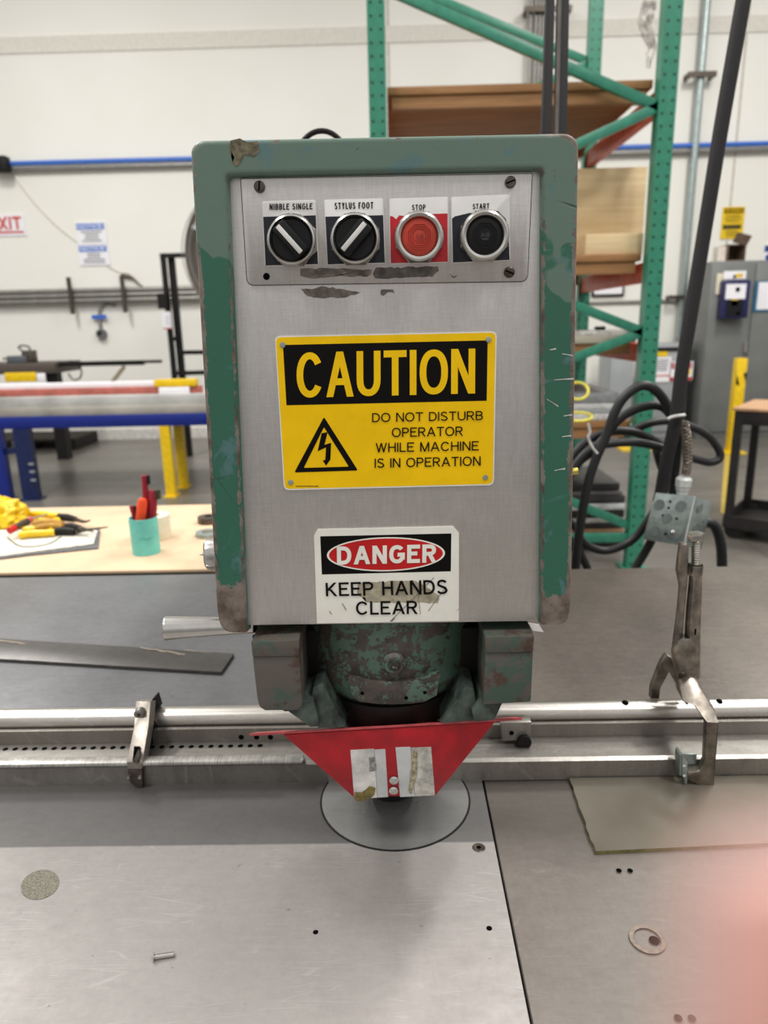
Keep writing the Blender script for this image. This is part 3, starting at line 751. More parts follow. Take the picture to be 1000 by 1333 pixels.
b = MB(); b.lathe([(.0066, .012), (.0066, -.004), (.0052, -.0056), (0, -.006)], o, (0, 1, 0), 6); b.lathe([(.008, .008), (.008, .0), (.0, .0)], o, (0, 1, 0), 24); b.build('hex_bolt', MAT['iron'], press)
ARM = plain((66, 76, 70), .5, .1, .3, 60, .2)
# --- side blocks carrying the stripper
def block(front, foot, arm, tops, mt, cap):
    Y0 = Yf - .004; zt_ = PY(front[0][0], front[0][1], Y0).z
    b = MB(); b.ppoly(cap, Y0 - .0015, .105, .0012)
    k = b.build('block_cap', mt, press)
    for x, y in tops:
        p = PZ(x, y, zt_)
        q = MB(); q.lathe([(.0074, 0), (.0074, .0007), (.0056, .0007), (.0056, 0)], p, seg=24, closed=True); q.mi = 1; q.lathe([(0, .0003), (.0056, .0003)], p, seg=20); q.mi = 0; q.lathe([(.0016, .0003), (.0016, .0008), (.0034, .0008), (.0034, .0003)], p, seg=6, closed=True)
        q.build('cap_screw', [MAT['iron'], MAT['void']], k)
    b = MB(); b.ppoly(front, Y0, .10, .0015); b.build('side_block', mt, press)
    b = MB(); b.ppoly(foot, Y0 + .004, .09, .001); b.ppoly(arm, Y0 + .010, .05, .001); b.build('stripper_arm', ARM, press)
block([(328.5, 855), (390, 854), (394, 918), (388, 925), (345, 925.5), (338, 921), (335, 912)], [(392, 912), (408, 911), (416, 946), (404, 947), (372, 924), (380, 921)],
      [(408, 894), (420, 890), (450, 947), (414, 948), (404, 912)], ((338.5, 828.5), (382, 821)), MAT['block2'], [(326.5, 836), (389.5, 832.5), (390, 854.5), (328.5, 855.5)])
block([(632, 850), (694.5, 849), (691.5, 914), (629, 918), (630, 890)], [(630, 908), (655, 914), (644, 938), (618, 940), (614, 925)],
      [(606, 893), (617, 896), (624, 938), (574, 942)], ((641, 823), (679, 816)), MAT['block'], [(631.5, 829), (696, 827.5), (694.5, 849.5), (632, 850.5)])
b = MB(); b.ppoly([(688, 811), (702, 813), (708, 823), (694, 821)], Yf - .001, .001); b.build('bent_tab', MAT['offwhite'], press)
b = MB(); b.box((ax.x, .70, zb + .03), (.22, .12, .09), bev=.004); b.build('slide_housing', MAT['dark'], press)

# --- red chip guard
Yg = .606
b = MB(); b.ppoly([c3(165, 421), c3(820, 381), c3(635, 610), c3(380, 612)], Yg, .0022, .0004)
guard = b.build('chip_guard', MAT['guard'], press); guard['label'] = 'red trapezoid chip guard with two worn grey labels'
fl_ = [PY(*c3(58, 417), Yg - .001), PY(*c3(905, 367), Yg - .001)]
b = MB(); b.poly([fl_[0], fl_[1], fl_[1] + Vector((0, .035, -.020)), fl_[0] + Vector((0, .035, -.020))], (0, 0, -.0026), .0003); b.build('guard_flange', MAT['pink'], guard)
for pts, brk in (([(372, 468), (480, 462), (489, 613), (384, 620)], .68), ([(512, 460), (622, 455), (634, 608), (526, 613)], .42)):
    q = quad([PY(*c3(*p), Yg - .0004) for p in pts]); b = MB()
    b.poly([q(0, 0), q(brk, 0), q(brk, 1), q(0, 1)], (0, .0004, 0)); b.mi = 1; b.poly([q(brk + .01, .02), q(1, .02), q(1, 1), q(brk + .01, 1)], (0, .0004, 0))
    b.build('grey_label', [MAT['offwhite'], plain((188, 190, 190), .5, .1, .05)] if brk > .5 else [plain((196, 198, 198), .5, .1, .05), plain((186, 184, 176), .5, 0, .14, 90)], guard)
b = residue([c3(385, 596), c3(410, 600), c3(430, 580), c3(452, 584), c3(448, 606), c3(425, 622), c3(395, 626), c3(384, 618)], 0, Yg - .001); b.build('grease_smear', plain((116, 102, 52), .7, 0, .2, 300), guard)
b = residue([c3(430, 494), c3(448, 490), c3(452, 530), c3(432, 532)], 0, Yg - .001); b.build('label_residue', plain((140, 138, 138), .7, 0, .2, 300), guard)
b = residue([c3(566, 470), c3(580, 470), c3(578, 540), c3(562, 605), c3(552, 600), c3(560, 530)], 0, Yg - .001); b.build('label_residue', plain((158, 150, 122), .7, 0, .2, 300), guard)
for x, y in ((507, 560), (506, 592)):
    b = MB(); b.lathe([(.0046, 0), (.0044, .0014), (.0028, .0026), (0, .003)], PY(*c3(x, y), Yg - .0004), FACE, 20); b.build('button_screw', MAT['chrome'], guard)

# --- silver lever handle, side knob, lifting eye
Yh = .632
b = MB(); p0, p1 = PY(213, 818, Yh), PY(330, 814, Yh + .012); d = (p1 - p0)
b.lathe([(0, 0), (.0100, 0), (.0113, .0012), (.0116, .003), (.0086, d.length * .8), (.0080, d.length)], p0, d, 40); b.cyl(p1, p1 + Vector((.03, .03, 0)), .008); b.build('lever_handle', MAT['chrome'], press)
p = PY(279, 721, .66)
b = MB(); b.lathe([(.0155, -.008), (.0155, .004), (.0148, .007), (.012, .009), (0, .0095)], p, (-1, -.12, 0), 32); b.cyl(p + Vector((-.008, 0, 0)), p + Vector((-.014, -.001, .0)), .0016, .0008); b.build('side_knob', MAT['bright'], press)
p = PY(418, 166.5, 1.15) - Vector((0, 0, .042))
b = MB(); b.tube([p + Vector((.036 * math.cos(a), 0, .038 * math.sin(a))) for a in [k * 2 * math.pi / 16 for k in range(16)]], .004, 10, True, 3); b.cyl(p + Vector((0, 0, -.07)), p + Vector((0, 0, -.036)), .010); b.build('lifting_eye', MAT['dark'], press)
# --- copper-coloured fitting poking out on the right edge of the head
p = PY(756, 618, .68); b = MB(); b.cyl(p - Vector((.03, 0, 0)), p + Vector((-.003, 0, .004)), .0035, seg=12); b.build('brass_fitting', plain((214, 196, 96), .35, .6, .2, 200), press)
# ================================================================== LOOSE THINGS ON THE WORK TABLE
# --- stop block riding on the rod
cst = lambda x, y: (140 + x * .12, 880 + y * .12)
sb = thing('gauge_stop', 'worn steel stop block clamped on the gauge rod to the left of the red guard', 'stop block', PZ(185, 1015, TZ))
Yk = .706
q_ = lambda x, y, Y=Yk: PY(*cst(x, y), Y)
b = MB(); b.poly([q_(305, 275, .762), q_(470, 275, .762), q_(440, 560, .735), q_(375, 940, Yk), q_(370, 1010, Yk), q_(215, 1010, Yk), q_(212, 930, Yk), q_(285, 560, .735)], (.0008, .016, -.006), .0008)
b.build('stop_body', m_table((196, 188, 178), (130, 122, 114), 9., rough=(.3, .45), metal=.6), sb)
b = MB(); b.poly([q_(470, 275, .765), q_(525, 220, .775), q_(565, 350, .785), q_(490, 410, .775)], (0, .012, 0), .0005); b.poly([q_(455, 480, .752), q_(590, 590, .775), q_(520, 800, .765), q_(460, 1000, .74), q_(375, 1230, .715), q_(375, 960, .72)], (0, .006, 0), .0005); b.build('stop_side', MAT['dark'], sb)
o = q_(375, 405, .758); b = MB(); b.lathe([(.0068, .006), (.0068, -.006), (.0058, -.0072), (.0030, -.0072), (.0030, -.003), (0, -.003)], o, (0, 1, .25), 24); b.build('thumb_screw', MAT['iron'], sb)
o = q_(350, 400, .748); b = MB(); b.lathe([(.0062, .004), (.0062, -.003), (.0052, -.004), (.0022, -.004), (.0022, -.001), (0, -.001)], o, (0, 1, .15), 24); b.build('screw_head', MAT['gauge'], sb)
b = MB(); b.poly([q_(288, 762, .718), q_(356, 762, .718), q_(340, 935, .7048), q_(270, 935, .7048)]); b.mi = 1; b.poly([q_(275, 930, .7040), q_(330, 800, .7120), q_(350, 850, .7070), q_(320, 960, .7035)], (0, .003, 0)); b.build('pawl', [MAT['void'], MAT['iron']], sb)
b = MB(); b.poly([q_(218, 1015), q_(375, 1012), q_(378, 1150), q_(382, 1235), q_(345, 1250), q_(310, 1205), q_(250, 1165), q_(220, 1100)], (0, .006, 0), .0006); b.mi = 1
for x in (232, 355): b.lathe([(.0022, 0), (.0018, .002), (0, .0024)], q_(x, 1095), FACE, 12)
b.build('front_plate', [MAT['iron'], MAT['bright']], sb)

# --- black steel flat bar lying on the rear plate
tz = TZ - .001; th = .006
bar = thing('steel_bar', 'dark flat steel bar with peeling brown tape lying on the rear table plate', 'bar', PZ(150, 860, tz))
A, B_ = PZ(-260, 814, tz + th), PZ(304.5, 850.5, tz + th); C_, D_ = PZ(288, 874.5, tz + th), PZ(-260, 842, tz + th)
b = MB(); b.poly([A, B_, C_, D_], (0, 0, -th), .0008); b.build('bar_body', m_table((98, 95, 92), (66, 63, 61), 12., rough=(.3, .42), metal=.4), bar)
for (x0, y0, x1, y1, w) in ((183, 842, 241, 851, 3.0), (-10, 831, 33, 837, 2.5), (240, 846, 274, 849, 1.2)):
    P = [PZ(x0 + (x1 - x0) * k / 8, y0 + (y1 - y0) * k / 8 + random.uniform(-.6, .6), tz + th + .0006) for k in range(9)]
    Q = [p + Vector((0, -.0012 * w - random.uniform(0, .002), 0)) for p in P]
    b = MB(); b.raw(P + Q, [(i, i + 1, 9 + i + 1, 9 + i) for i in range(8)]); b.build('peeling_tape', plain((150, 138, 124), .8, 0, .1, 200), bar, sharp=0)

# --- clear sheet lying against the fence, right
gl = [(740.5, 1011), (775.5, 1108), (1075, 1094), (1050, 1003)]
top = [PZ(x, y, TZ + .003) for x, y in gl]
top[0].y = min(top[0].y, .7105); top[3].y = min(top[3].y, .7105)
edge = []
random.seed(11)
for k in range(14):
    p = top[0].lerp(top[1], k / 14); edge.append(p + Vector((random.uniform(-.0012, .0012), 0, 0)))
poly = edge + [top[1], top[2], top[3]]
b = MB(); b.poly(poly, (0, 0, -.0042))
for f in b.bm.faces:
    if abs(f.normal.z) < .5: f.material_index = 1
sh = b.build('plastic_sheet', [m_glass((214, 208, 184), .55), plain((112, 104, 62), .3, 0, .1, 200)]); tag(sh, 'thin yellowish clear sheet lying on the right plate against the gauge', 'sheet')

# --- little screw
p = PZ(209, 1248.5, TZ)
a, c = PZ(198, 1250, TZ) , PZ(222, 1245.5, TZ); d = (c - a).normalized()
sc = thing('machine_screw', 'small shiny screw lying loose on the pale front plate', 'screw', p)
up = Vector((0, 0, .0031))
b = MB(); b.lathe([(0, 0), (.002, .0002), (.0034, .0012), (.0034, .002), (0, .002)], a + up, d, 20); b.build('screw_head', MAT['chrome'], sc)
prof = [(0, .0018)] + [(.0018 + (.00025 if k % 2 else 0), .0018 + k * .0007) for k in range(24)] + [(0, .0018 + 24 * .0007)]
b = MB(); b.lathe(prof, a + Vector((0, 0, .0031)), d + Vector((0, 0, -.055)), 16); b.build('shank', MAT['chrome'], sc)

# --- locking C clamp gripping fence and rod
cc = lambda x, y: (640 + x / 2.778, 680 + y / 2.778)
cl = thing('locking_clamp', 'tall chrome locking clamp standing upright on the gauge at the right', 'clamp', PY(905, 960, .74))
CH = plain((150, 142, 132), .28, .9, .14, 60, .1)
fa = [(722, 560), (745, 570), (765, 610), (812, 686), (819, 725), (806, 955), (797, 966), (780, 966), (705, 930), (710, 905), (752, 900), (768, 868), (775, 722), (732, 665), (690, 642), (680, 592)]
Yj = .694
b = MB(); b.poly([PY(*cc(*p), Yj + .05 * max(0, min(1, (720 - p[1]) / 160))) for p in fa], (.002, .0115, .001), .0018); b.build('front_jaw', CH, cl)
ba = [(636, 480), (652, 490), (660, 515), (690, 560), (720, 575), (700, 620), (672, 590), (645, 540), (612, 600), (608, 640), (576, 640), (580, 600), (600, 545), (615, 508)]
b = MB(); b.poly([PY(*cc(*p), .778 + .03 * max(0, min(1, (690 - p[0]) / 100))) for p in ba], (0, .010, 0), .0014); b.build('rear_jaw', CH, cl)
Yb = .752
b = MB(); b.poly([PY(*cc(*p), Yb) for p in [(664, 478), (690, 420), (745, 420), (747, 560), (735, 600), (726, 650), (708, 668), (684, 620), (676, 560)]], (0, .016, 0), .003); b.build('clamp_body', CH, cl)
for x, y in ((690, 555), (712, 640)):
    b = MB(); b.lathe([(.0045, 0), (.004, .0012), (0, .0018)], PY(*cc(x, y), Yb), FACE, 18); b.build('pivot_rivet', MAT['iron'], cl)
hp = [PY(*cc(x, y), Yb + .008) for x, y in ((738, 150), (737, 220), (732, 300), (728, 380), (727, 450), (735, 560))]
b = MB(); b.tube(hp, [.0062, .0072, .0082, .0086, .0088, .0060], 20); b.build('handle', CH, cl)
b = MB(); b.box(PY(*cc(737, 396), Yb - .0008), (.0016, .0012, .007)); b.build('handle_slot', MAT['void'], cl)
lp = [(690, 80), (716, 80), (714, 180), (700, 330), (690, 470), (676, 478), (664, 470), (682, 330), (690, 240), (678, 180)]
b = MB(); b.poly([PY(*cc(x, y), Yb + .006) for x, y in lp], (0, .013, 0), .002); b.build('release_lever', CH, cl)
a = PY(*cc(738, 152), Yb + .008); c = PY(*cc(739, 62), Yb + .008)
b = MB(); n = 22; b.lathe([(0, -.01)] + [(.0042 + (.0006 if k % 2 else 0), (c - a).length * k / n) for k in range(n + 1)] + [(0, (c - a).length)], a, c - a, 20)
b.lathe([(0, 0), (.0088, 0), (.0092, .0012), (.0092, .0062), (.0084, .0076), (0, .0078)], c, c - a, 6); b.lathe([(0, -.003), (.0052, -.003), (.0076, 0)], c, c - a, 20)
b.build('adjusting_bolt', plain((186, 180, 172), .25, .95, .1, 80), cl)
b = MB(); b.lathe([(.0080, 0), (.0084, .002), (.0084, .010), (.0078, .012)], a + Vector((0, 0, -.012)), (0, 0, 1), 24); b.build('handle_collar', CH, cl)
pd = [(682, 840), (708, 862), (708, 950), (697, 950), (696, 925), (678, 915)]
b = MB(); b.poly([PY(*cc(*p), Yj + .002) for p in [(682, 842), (690, 838), (692, 915), (680, 915)]], (.0, .014, 0)); b.poly([PY(*cc(*p), Yj + .0005) for p in [(690, 842), (709, 868), (708, 950), (699, 950), (697, 925), (690, 918)]], (0, .002, 0), .0003)
b.poly([PY(*cc(*p), Yj + .012) for p in [(690, 838), (742, 838), (738, 895), (712, 895)]], (0, .002, 0), .0003); b.mi = 1
for x, y in ((697, 880), (697, 916)): b.lathe([(0, .0004), (.0016, .0002)], PY(*cc(x, y), Yj + .0003), FACE, 12)
b.lathe([(0, .0004), (.0014, .0002)], PY(*cc(718, 886), Yj + .0115), FACE, 12)
b.build('swivel_pad', [MAT['galv'], MAT['white']], cl)

# --- the two dark conduits standing on the machine's arm
for (x0, x1), (x2, x3), lab in (((711.5, 722.5), (706, 718.5), 'left of two dark straps rising behind the machine head'), ((726.5, 741.5), (722.8, 738.5), 'right of two dark straps rising behind the machine head')):
    Yd = 1.52; a0, a1 = PY(x2, 165, Yd), PY(x3, 165, Yd); t0, t1 = PY(x0, 0, Yd), PY(x1, 0, Yd)
    k = 2.3; T0, T1 = a0 + (t0 - a0) * k, a1 + (t1 - a1) * k; T1.z = T0.z
    k = (a0.z - .004) / (t0.z - a0.z); e0, e1 = a0 - (t0 - a0) * k, a1 - (t1 - a1) * k; e1.z = e0.z
    b = MB(); b.poly([e0, e1, T1, T0], (-.001, .012, 0), .001); 
    if x0 > 720:
        w = Vector(((T1 - T0).length * .34, 0, 0)); b.mi = 1; b.poly([e0 - Vector((.0005, .0012, 0)), e0 + w - Vector((0, .0012, 0)), T0 + w - Vector((0, .0012, 0)), T0 - Vector((.0005, .0012, 0))], (0, .001, 0))
    o = b.build('hanging_strap', [MAT['sleeve'], plain((112, 104, 100), .6)]); tag(o, lab, 'strap', 'dark straps behind the machine head')
# ================================================================== CARDBOARD-TOPPED BENCH BEHIND THE TABLE
BZ = TZ - .002
BY0, BY1 = 1.475, PZ(140, 659, BZ).y
bx0, bx1 = -2.0, hx - .105
bench = thing('packing_bench', 'bench topped with tan cardboard directly behind the steel table', 'bench', ((bx0 + bx1) / 2, (BY0 + BY1) / 2, 0))
b = MB(); b.box(((bx0 + bx1) / 2, (BY0 + BY1) / 2, BZ - .004), (bx1 - bx0, BY1 - BY0, .008), bev=.002); b.build('cardboard_top', MAT['card'], bench)
b = MB(); b.box(((bx0 + bx1) / 2, (BY0 + BY1) / 2, BZ - .034), (bx1 - bx0 - .02, BY1 - BY0 - .02, .052)); b.build('bench_frame', MAT['grey'], bench)
for lx in (bx0 + .1, bx1 - .1):
    for ly in (BY0 + .08, BY1 - .08):
        b = MB(); b.box((lx, ly, (BZ - .06) / 2), (.05, .05, BZ - .06)); b.build('leg', MAT['grey'], bench)

# teal cup with its pens
p = PZ(191, 719, BZ); s = (p - CAM).dot(FWD) / FOC
cup = thing('pen_cup', 'turquoise cylinder cup holding markers on the cardboard bench', 'cup', p)
ch = PY(187, 673, p.y).z - BZ; cr = 17.6 * s
b = MB(); b.lathe([(0, .0), (cr, .0), (cr * 1.02, ch), (cr * .93, ch), (cr * .93, .005), (0, .005)], p, seg=40); b.build('cup_body', MAT['teal'], cup)
b = MB(); b.tube([p + Vector((cr * 1.03 * math.sin(a), -cr * 1.03 * math.cos(a), ch * .48 + .002 * math.sin(a * 9))) for a in (0, .2, .4, .6, .8)], .0005, 6); b.build('pen_squiggle', plain((48, 150, 140), .5), cup)
def stick(x0, y0, x1, y1, w, mat, name, lab, cap=None, dy=0., cat='marker', ball=False, grp='pens in the turquoise cup'):
    a = PY(x0, y0, p.y + dy); c = PY(x1, y1, p.y + dy); a = p + Vector((a.x - p.x, dy, .012)) if False else a; d = c - a
    a = a - d * 1.1
    if a.z < BZ + .007: a = a + d * ((BZ + .007 - a.z) / d.z)
    L = (c - a).length; r = w * s / 2
    t = thing(name, lab, cat, a, grp)
    b = MB(); b.lathe([(0, 0), (r * .9, 0), (r, L * .5), (r, L - r * (.9 if ball else .2)), (r * .7, L - r * .25), (0, L)], a, c - a, 16); b.build('barrel', MAT[mat], t)
    if cap: b = MB(); b.box(c - (c - a).normalized() * .012 + Vector((r * 1.1, 0, 0)), (r * 1.1, r * 1.2, .022), bev=.001); b.build('clip', MAT[cap], t)
stick(191, 668, 188, 618, 8, 'maroon', 'marker_pen', 'tall dark red marker with black clip, tallest in the turquoise cup', 'black', .006)
stick(198, 672, 199, 637, 12, 'maroon', 'box_knife', 'red and grey rounded knife handle behind the orange one in the turquoise cup', 'iron', .008, 'knife', True)
stick(183, 676, 186, 648, 12.5, 'vermil', 'marker_pen', 'bright orange round-topped marker at the front of the turquoise cup', None, -.010, ball=True)
stick(176, 676, 171, 658, 6, 'maroon', 'marker_pen', 'short dark red pen leaning at the left of the turquoise cup', 'black', -.004)
stick(180, 676, 177, 659, 5, 'pink', 'marker_pen', 'short pink-topped pen at the left inside the turquoise cup', None, .006)

def roll(px, py, ptop, wpx, mat, lab, hole=.35, name='tape_roll', cat='tape', deep=0.):
    p = PZ(px, py, BZ); p.y += deep; s = (p - CAM).dot(FWD) / FOC; r = wpx / 2 * s; h = PY(px, ptop, p.y).z - BZ
    b = MB(); b.lathe([(r * hole, 0), (r * .98, 0), (r, .002), (r, h - .002), (r * .98, h), (r * hole, h)], p, seg=40, closed=True); o = b.build(name, MAT[mat], None, p); tag(o, lab, cat); return o
roll(203, 700, 670, 40, 'cream', 'cream masking tape roll standing behind the turquoise cup', .42)
roll(272, 697, 692, 34, 'galv', 'flat grey-green tape roll half hidden by the green machine', .5)
roll(272, 680, 672, 28, 'iron', 'small brown-grey roll half hidden by the green machine, farther back', .35)

# worn paper pad with the pliers
pp = [(-60, 716), (0, 729), (40, 724), (128, 715), (131, 692), (122, 689), (60, 690), (-60, 692)]
P = [PZ(x, y, BZ) for x, y in pp]
pad = thing('paper_pad', 'scruffy white paper pad under the yellow pliers on the bench', 'paper pad', P[1])
b = MB(); b.poly(P, (0, 0, .004)); b.build('backing_board', plain((96, 96, 100), .6), pad)
b = MB(); b.poly([PZ(x, y, BZ + .0045) for x, y in [(-60, 712), (0, 725), (40, 720), (122, 709), (127, 692), (60, 690.5), (-60, 693)]], (0, 0, .0035)); b.build('paper_sheets', plain((228, 222, 208), .7, 0, .07, 60), pad)
b = MB(); b.tube([PZ(x, y, BZ + .011) for x, y in ((10, 700), (25, 710), (45, 711), (65, 707), (80, 698))], .0014, 8); o = b.build('wire_loop', plain((96, 94, 84), .5)); tag(o, 'thin dark bent wire loop lying on the paper pad', 'wire')
def pliers(h1, h2, head, mat, lab, z):
    t = thing('pliers', lab, 'pliers', PZ(*head[0], BZ + z), 'yellow handled pliers on the paper pad')
    for h in (h1, h2):
        b = MB(); b.tube([PZ(x, y, BZ + z) for x, y in h], [.0085, .0098, .0092, .0085], 12); b.build('handle', MAT[mat], t)
    P = [PZ(x, y, BZ + z) for x, y in head]
    b = MB(); b.tube(P[:3], [.010, .011, .008], 12); b.build('joint', MAT['dark'], t)
    b = MB(); b.tube(P[2:], [.007, .004, .0015][:len(P) - 2], 10); b.build('jaws', MAT['iron'], t)
pliers([(24, 697), (40, 695), (58, 694), (71, 693)], [(30, 690), (45, 689), (58, 688.5), (70, 689)], [(71, 692), (82, 691), (98, 692), (112, 690), (141, 686)], 'gold', 'lowest pliers with thick yellow handles lying across the paper pad', .019)
pliers([(40, 669), (55, 669.5), (66, 671), (76, 671)], [(42, 678), (55, 679), (66, 680), (76, 677)], [(77, 673), (88, 674), (98, 676), (110, 679), (118, 677)], 'gold', 'farthest pliers with slim yellow handles behind the paper pad', .018)
pliers([(42, 683), (56, 681), (68, 680), (82, 683)], [(46, 688), (58, 686), (70, 685), (82, 687)], [(86, 686), (94, 686), (104, 688), (114, 690), (122, 692)], 'ochre', 'middle pliers with ochre brown handles on the paper pad', .026)
# red-tipped driver
t = thing('screwdriver', 'grey screwdriver with red end beside the yellow gloves', 'screwdriver', PZ(12, 692, BZ))
a, c = PZ(12, 691, BZ + .03), PZ(41, 676, BZ + .033); m_ = a.lerp(c, .25); n_ = a.lerp(c, .8)
b = MB(); b.cyl(a, m_, .009, bev=.002); b.build('end_cap', MAT['red'], t); b = MB(); b.cyl(m_, n_, .009); b.build('handle', MAT['iron'], t); b = MB(); b.cyl(n_, c, .009, .007); b.build('collar', MAT['pink'], t)
b = MB(); b.cyl(c, PZ(66, 668, BZ + .02), .003); b.build('shaft', MAT['chrome'], t)
# crumpled yellow gloves
random.seed(5)
def lump(c, rx, ry, rz, mat, name, lab, cat, grp=None, amp=.35, sc=28):
    t = bmesh.new(); bmesh.ops.create_icosphere(t, subdivisions=5, radius=1)
    for v in t.verts:
        n = v.co.normalized(); w = Vector((n.x * rx, n.y * ry, n.z * rz))
        k = 1 + amp * (noise.noise(w * sc) + .5 * noise.noise(w * sc * 2.3) + .25 * noise.noise(w * sc * 5))
        v.co = Vector(c) + w * k; v.co.z = max(v.co.z, c[2] - rz * .55)
    b = MB(); b._add(t); o = b.build(name, MAT[mat], sharp=0); tag(o, lab, cat, grp); return o
g = PZ(2, 688, BZ); lump((g.x, g.y + .02, BZ + .028), .075, .05, .05, 'gold', 'work_glove', 'crumpled bright yellow work glove heaped at the left end of the bench', 'glove', None, .5, 22)

# ================================================================== LEFT BACKGROUND
# blue bench with long stock
FYB = 5.3
zb_ = PY(150, 556, FYB).z; zt_ = PY(150, 540.5, FYB).z
x0b, x1b = -4.2, PY(275, 548, FYB).x + .5
bb = thing('blue_bench', 'long bench with blue beam and yellow and blue legs at the left', 'bench', ((x0b + x1b) / 2, FYB + .4, 0))
b = MB(); b.box(((x0b + x1b) / 2, FYB + .03, (zb_ + zt_) / 2), (x1b - x0b, .06, zt_ - zb_), bev=.004); b.build('beam', MAT['blue'], bb)
b = MB(); b.box(((x0b + x1b) / 2, FYB + .85, (zb_ + zt_) / 2), (x1b - x0b, .06, zt_ - zb_), bev=.004); b.build('beam', MAT['blue'], bb)
b = MB(); b.box(((x0b + x1b) / 2, FYB + .44, zt_ - .01), (x1b - x0b, .76, .02)); b.build('deck', MAT['grey2'], bb)
def leg(pa, pb, w, Y, mat, plateit=True, lab=None):
    a, c = PY(*pa, Y), PY(*pb, Y); x = (a.x + c.x) / 2; s = (c - CAM).dot(FWD) / FOC
    b = MB(); b.box((x, Y, zb_ / 2), (w * s, .07, zb_ - .0)); b.build('leg', MAT[mat], bb)
    b = MB(); b.box((x, Y, .006), (w * s * 1.35, .12, .012)); b.build('foot_plate', MAT[mat], bb)
leg((214, 557), (226, 650), 12, FYB + .03, 'gold'); leg((232, 557), (241, 640), 11, FYB + .35, 'gold')
leg((28, 566), (45, 652), 20, FYB + .02, 'navyblue'); leg((2, 590), (9, 655), 14, FYB - .35 + .36, 'blue')
for px, py in ((40.5, 604), (42, 614), (43.5, 625)):
    c = PY(px, py, FYB - .0165); b = MB(); b.box(c, (.04, .003, .014)); b.build('slot', MAT['grey2'], bb)
b = MB(); a = PY(-10, 590, FYB + .03); c = PY(30, 585, FYB + .03); b.between(a, c, .05, .04); b.build('cross_brace', MAT['navyblue'], bb)
# stock on the bench: grey sheets, pink bundle, white tube, yellow wrap
def slab(px0, px1, pyt, pyb, Y, depth, mat, name, lab, cat, grp=None, base=None):
    zt = PY((max(px0, 0) + min(px1, 1000)) / 2, pyt, Y).z; zb = base if base is not None else PY((max(px0, 0) + min(px1, 1000)) / 2, pyb, Y).z
    xa, xb = PY(px0, pyt, Y).x, PY(px1, pyt, Y).x
    b = MB(); b.box(((xa + xb) / 2, Y + depth / 2, (zt + zb) / 2), (xb - xa, depth, zt - zb), bev=min(.004, (zt - zb) * .2)); o = b.build(name, MAT[mat] if isinstance(mat, str) else mat)
    return tag(o, lab, cat, grp), zt
o, z1 = slab(-120, 280, 529, 540, FYB + .02, .7, plain((164, 160, 150), .5, 0, .08, 3), 'metal_sheet_stack', 'lower grey stack of sheets on the blue bench', 'sheet stack', None, zt_)
o, z2 = slab(-120, 280, 515, 528, FYB + .05, .6, plain((182, 182, 178), .5, 0, .08, 3), 'metal_sheet_stack', 'upper pale grey stack of sheets on the blue bench', 'sheet stack', None, z1)
o, z3 = slab(-120, 262, 505, 515, FYB + .12, .05, plain((178, 98, 86), .5, 0, .08, 20), 'plastic_tube', 'long pinkish red tube on the grey sheet stack', 'tube', None, z2)
o, z4 = slab(-120, 205, 498, 505, FYB + .14, .05, MAT['paper'], 'plastic_tube', 'long white tube lying behind and above the pinkish red one', 'tube', None, z3)
o, _ = slab(200, 254, 494, 503, FYB + .10, .09, MAT['gold'], 'wrapped_profile', 'yellow wrapped profile at the right end of the blue bench', 'profile', None, z3)
o, _ = slab(206, 246, 504, 508.5, FYB + .085, .015, MAT['paper'], 'paper_label', 'white strip under the yellow wrapped profile', 'strip', None, z2)

# dark steel table behind
Yw = 7.0
ta = PY(0, 474, Yw).z
wt = thing('steel_bench', 'dark steel table against the wall behind the blue bench', 'table', (PY(40, 480, Yw).x, Yw + .3, 0))
xa, xb = -6.2, PY(72, 480, Yw).x
b = MB(); b.box(((xa + xb) / 2, Yw + .3, ta - .05), (xb - xa, .6, .1), bev=.006); b.build('top', plain((84, 76, 68), .5, .2), wt)
b = MB(); b.box((xb - .07, Yw + .1, (ta - .1) / 2), (.11, .11, ta - .1)); b.build('leg', MAT['dark'], wt); b = MB(); b.box((xa + .1, Yw + .1, (ta - .1) / 2), (.1, .1, ta - .1)); b.build('leg', MAT['dark'], wt)
b = MB(); xc = PY(182, 476, Yw).x; b.box(((xb + xc) / 2, Yw + .12, ta - .02), (xc - xb, .08, .045)); b.build('bar_extension', MAT['dark'], wt)
b = MB(); xd = PY(206, 476, Yw).x; b.box(((xc + xd) / 2, Yw + .12, ta - .012), (xd - xc, .04, .03)); b.build('support_rail', MAT['iron'], wt)
b = MB(); b.between(PY(162, 477, Yw + .1), PY(144, 500, Yw + .1), .035, .03); b.build('diagonal_brace', plain((150, 136, 112), .6), wt)
b = MB(); b.between(PY(2, 497, Yw + .02), PY(2, 484, Yw + .02), .06, .03)
ls = slab(5, 46, 485, 497, Yw - .02, .02, MAT['gold'], 'sign_board', 'yellow board hanging under the dark steel table', 'board')
ls = slab(47, 58, 486, 497, Yw - .02, .02, MAT['paper'], 'paper_sheet', 'white sheet beside the yellow board under the dark table', 'paper')
b = MB(); b.bm.free(); b.bm = bmesh.new()
vs = thing('bench_vise', 'small machine vise with dark base on the dark steel table', 'vise', PY(28, 474, Yw + .2))
zt0 = ta
x = PY(26, 470, Yw + .2).x; b = MB(); b.box((x, Yw + .2, zt0 + .035), (.20, .14, .07), bev=.01); b.build('base', plain((92, 96, 104), .5, .2), vs)
b = MB(); b.box((PY(39, 466, Yw + .2).x, Yw + .2, zt0 + .06), (.10, .13, .12), bev=.01); b.build('jaw', MAT['iron'], vs)
b = MB(); b.cyl(PY(4, 467, Yw + .2), PY(32, 465, Yw + .2), .012); b.build('spindle', plain((160, 138, 96), .5, .3), vs)
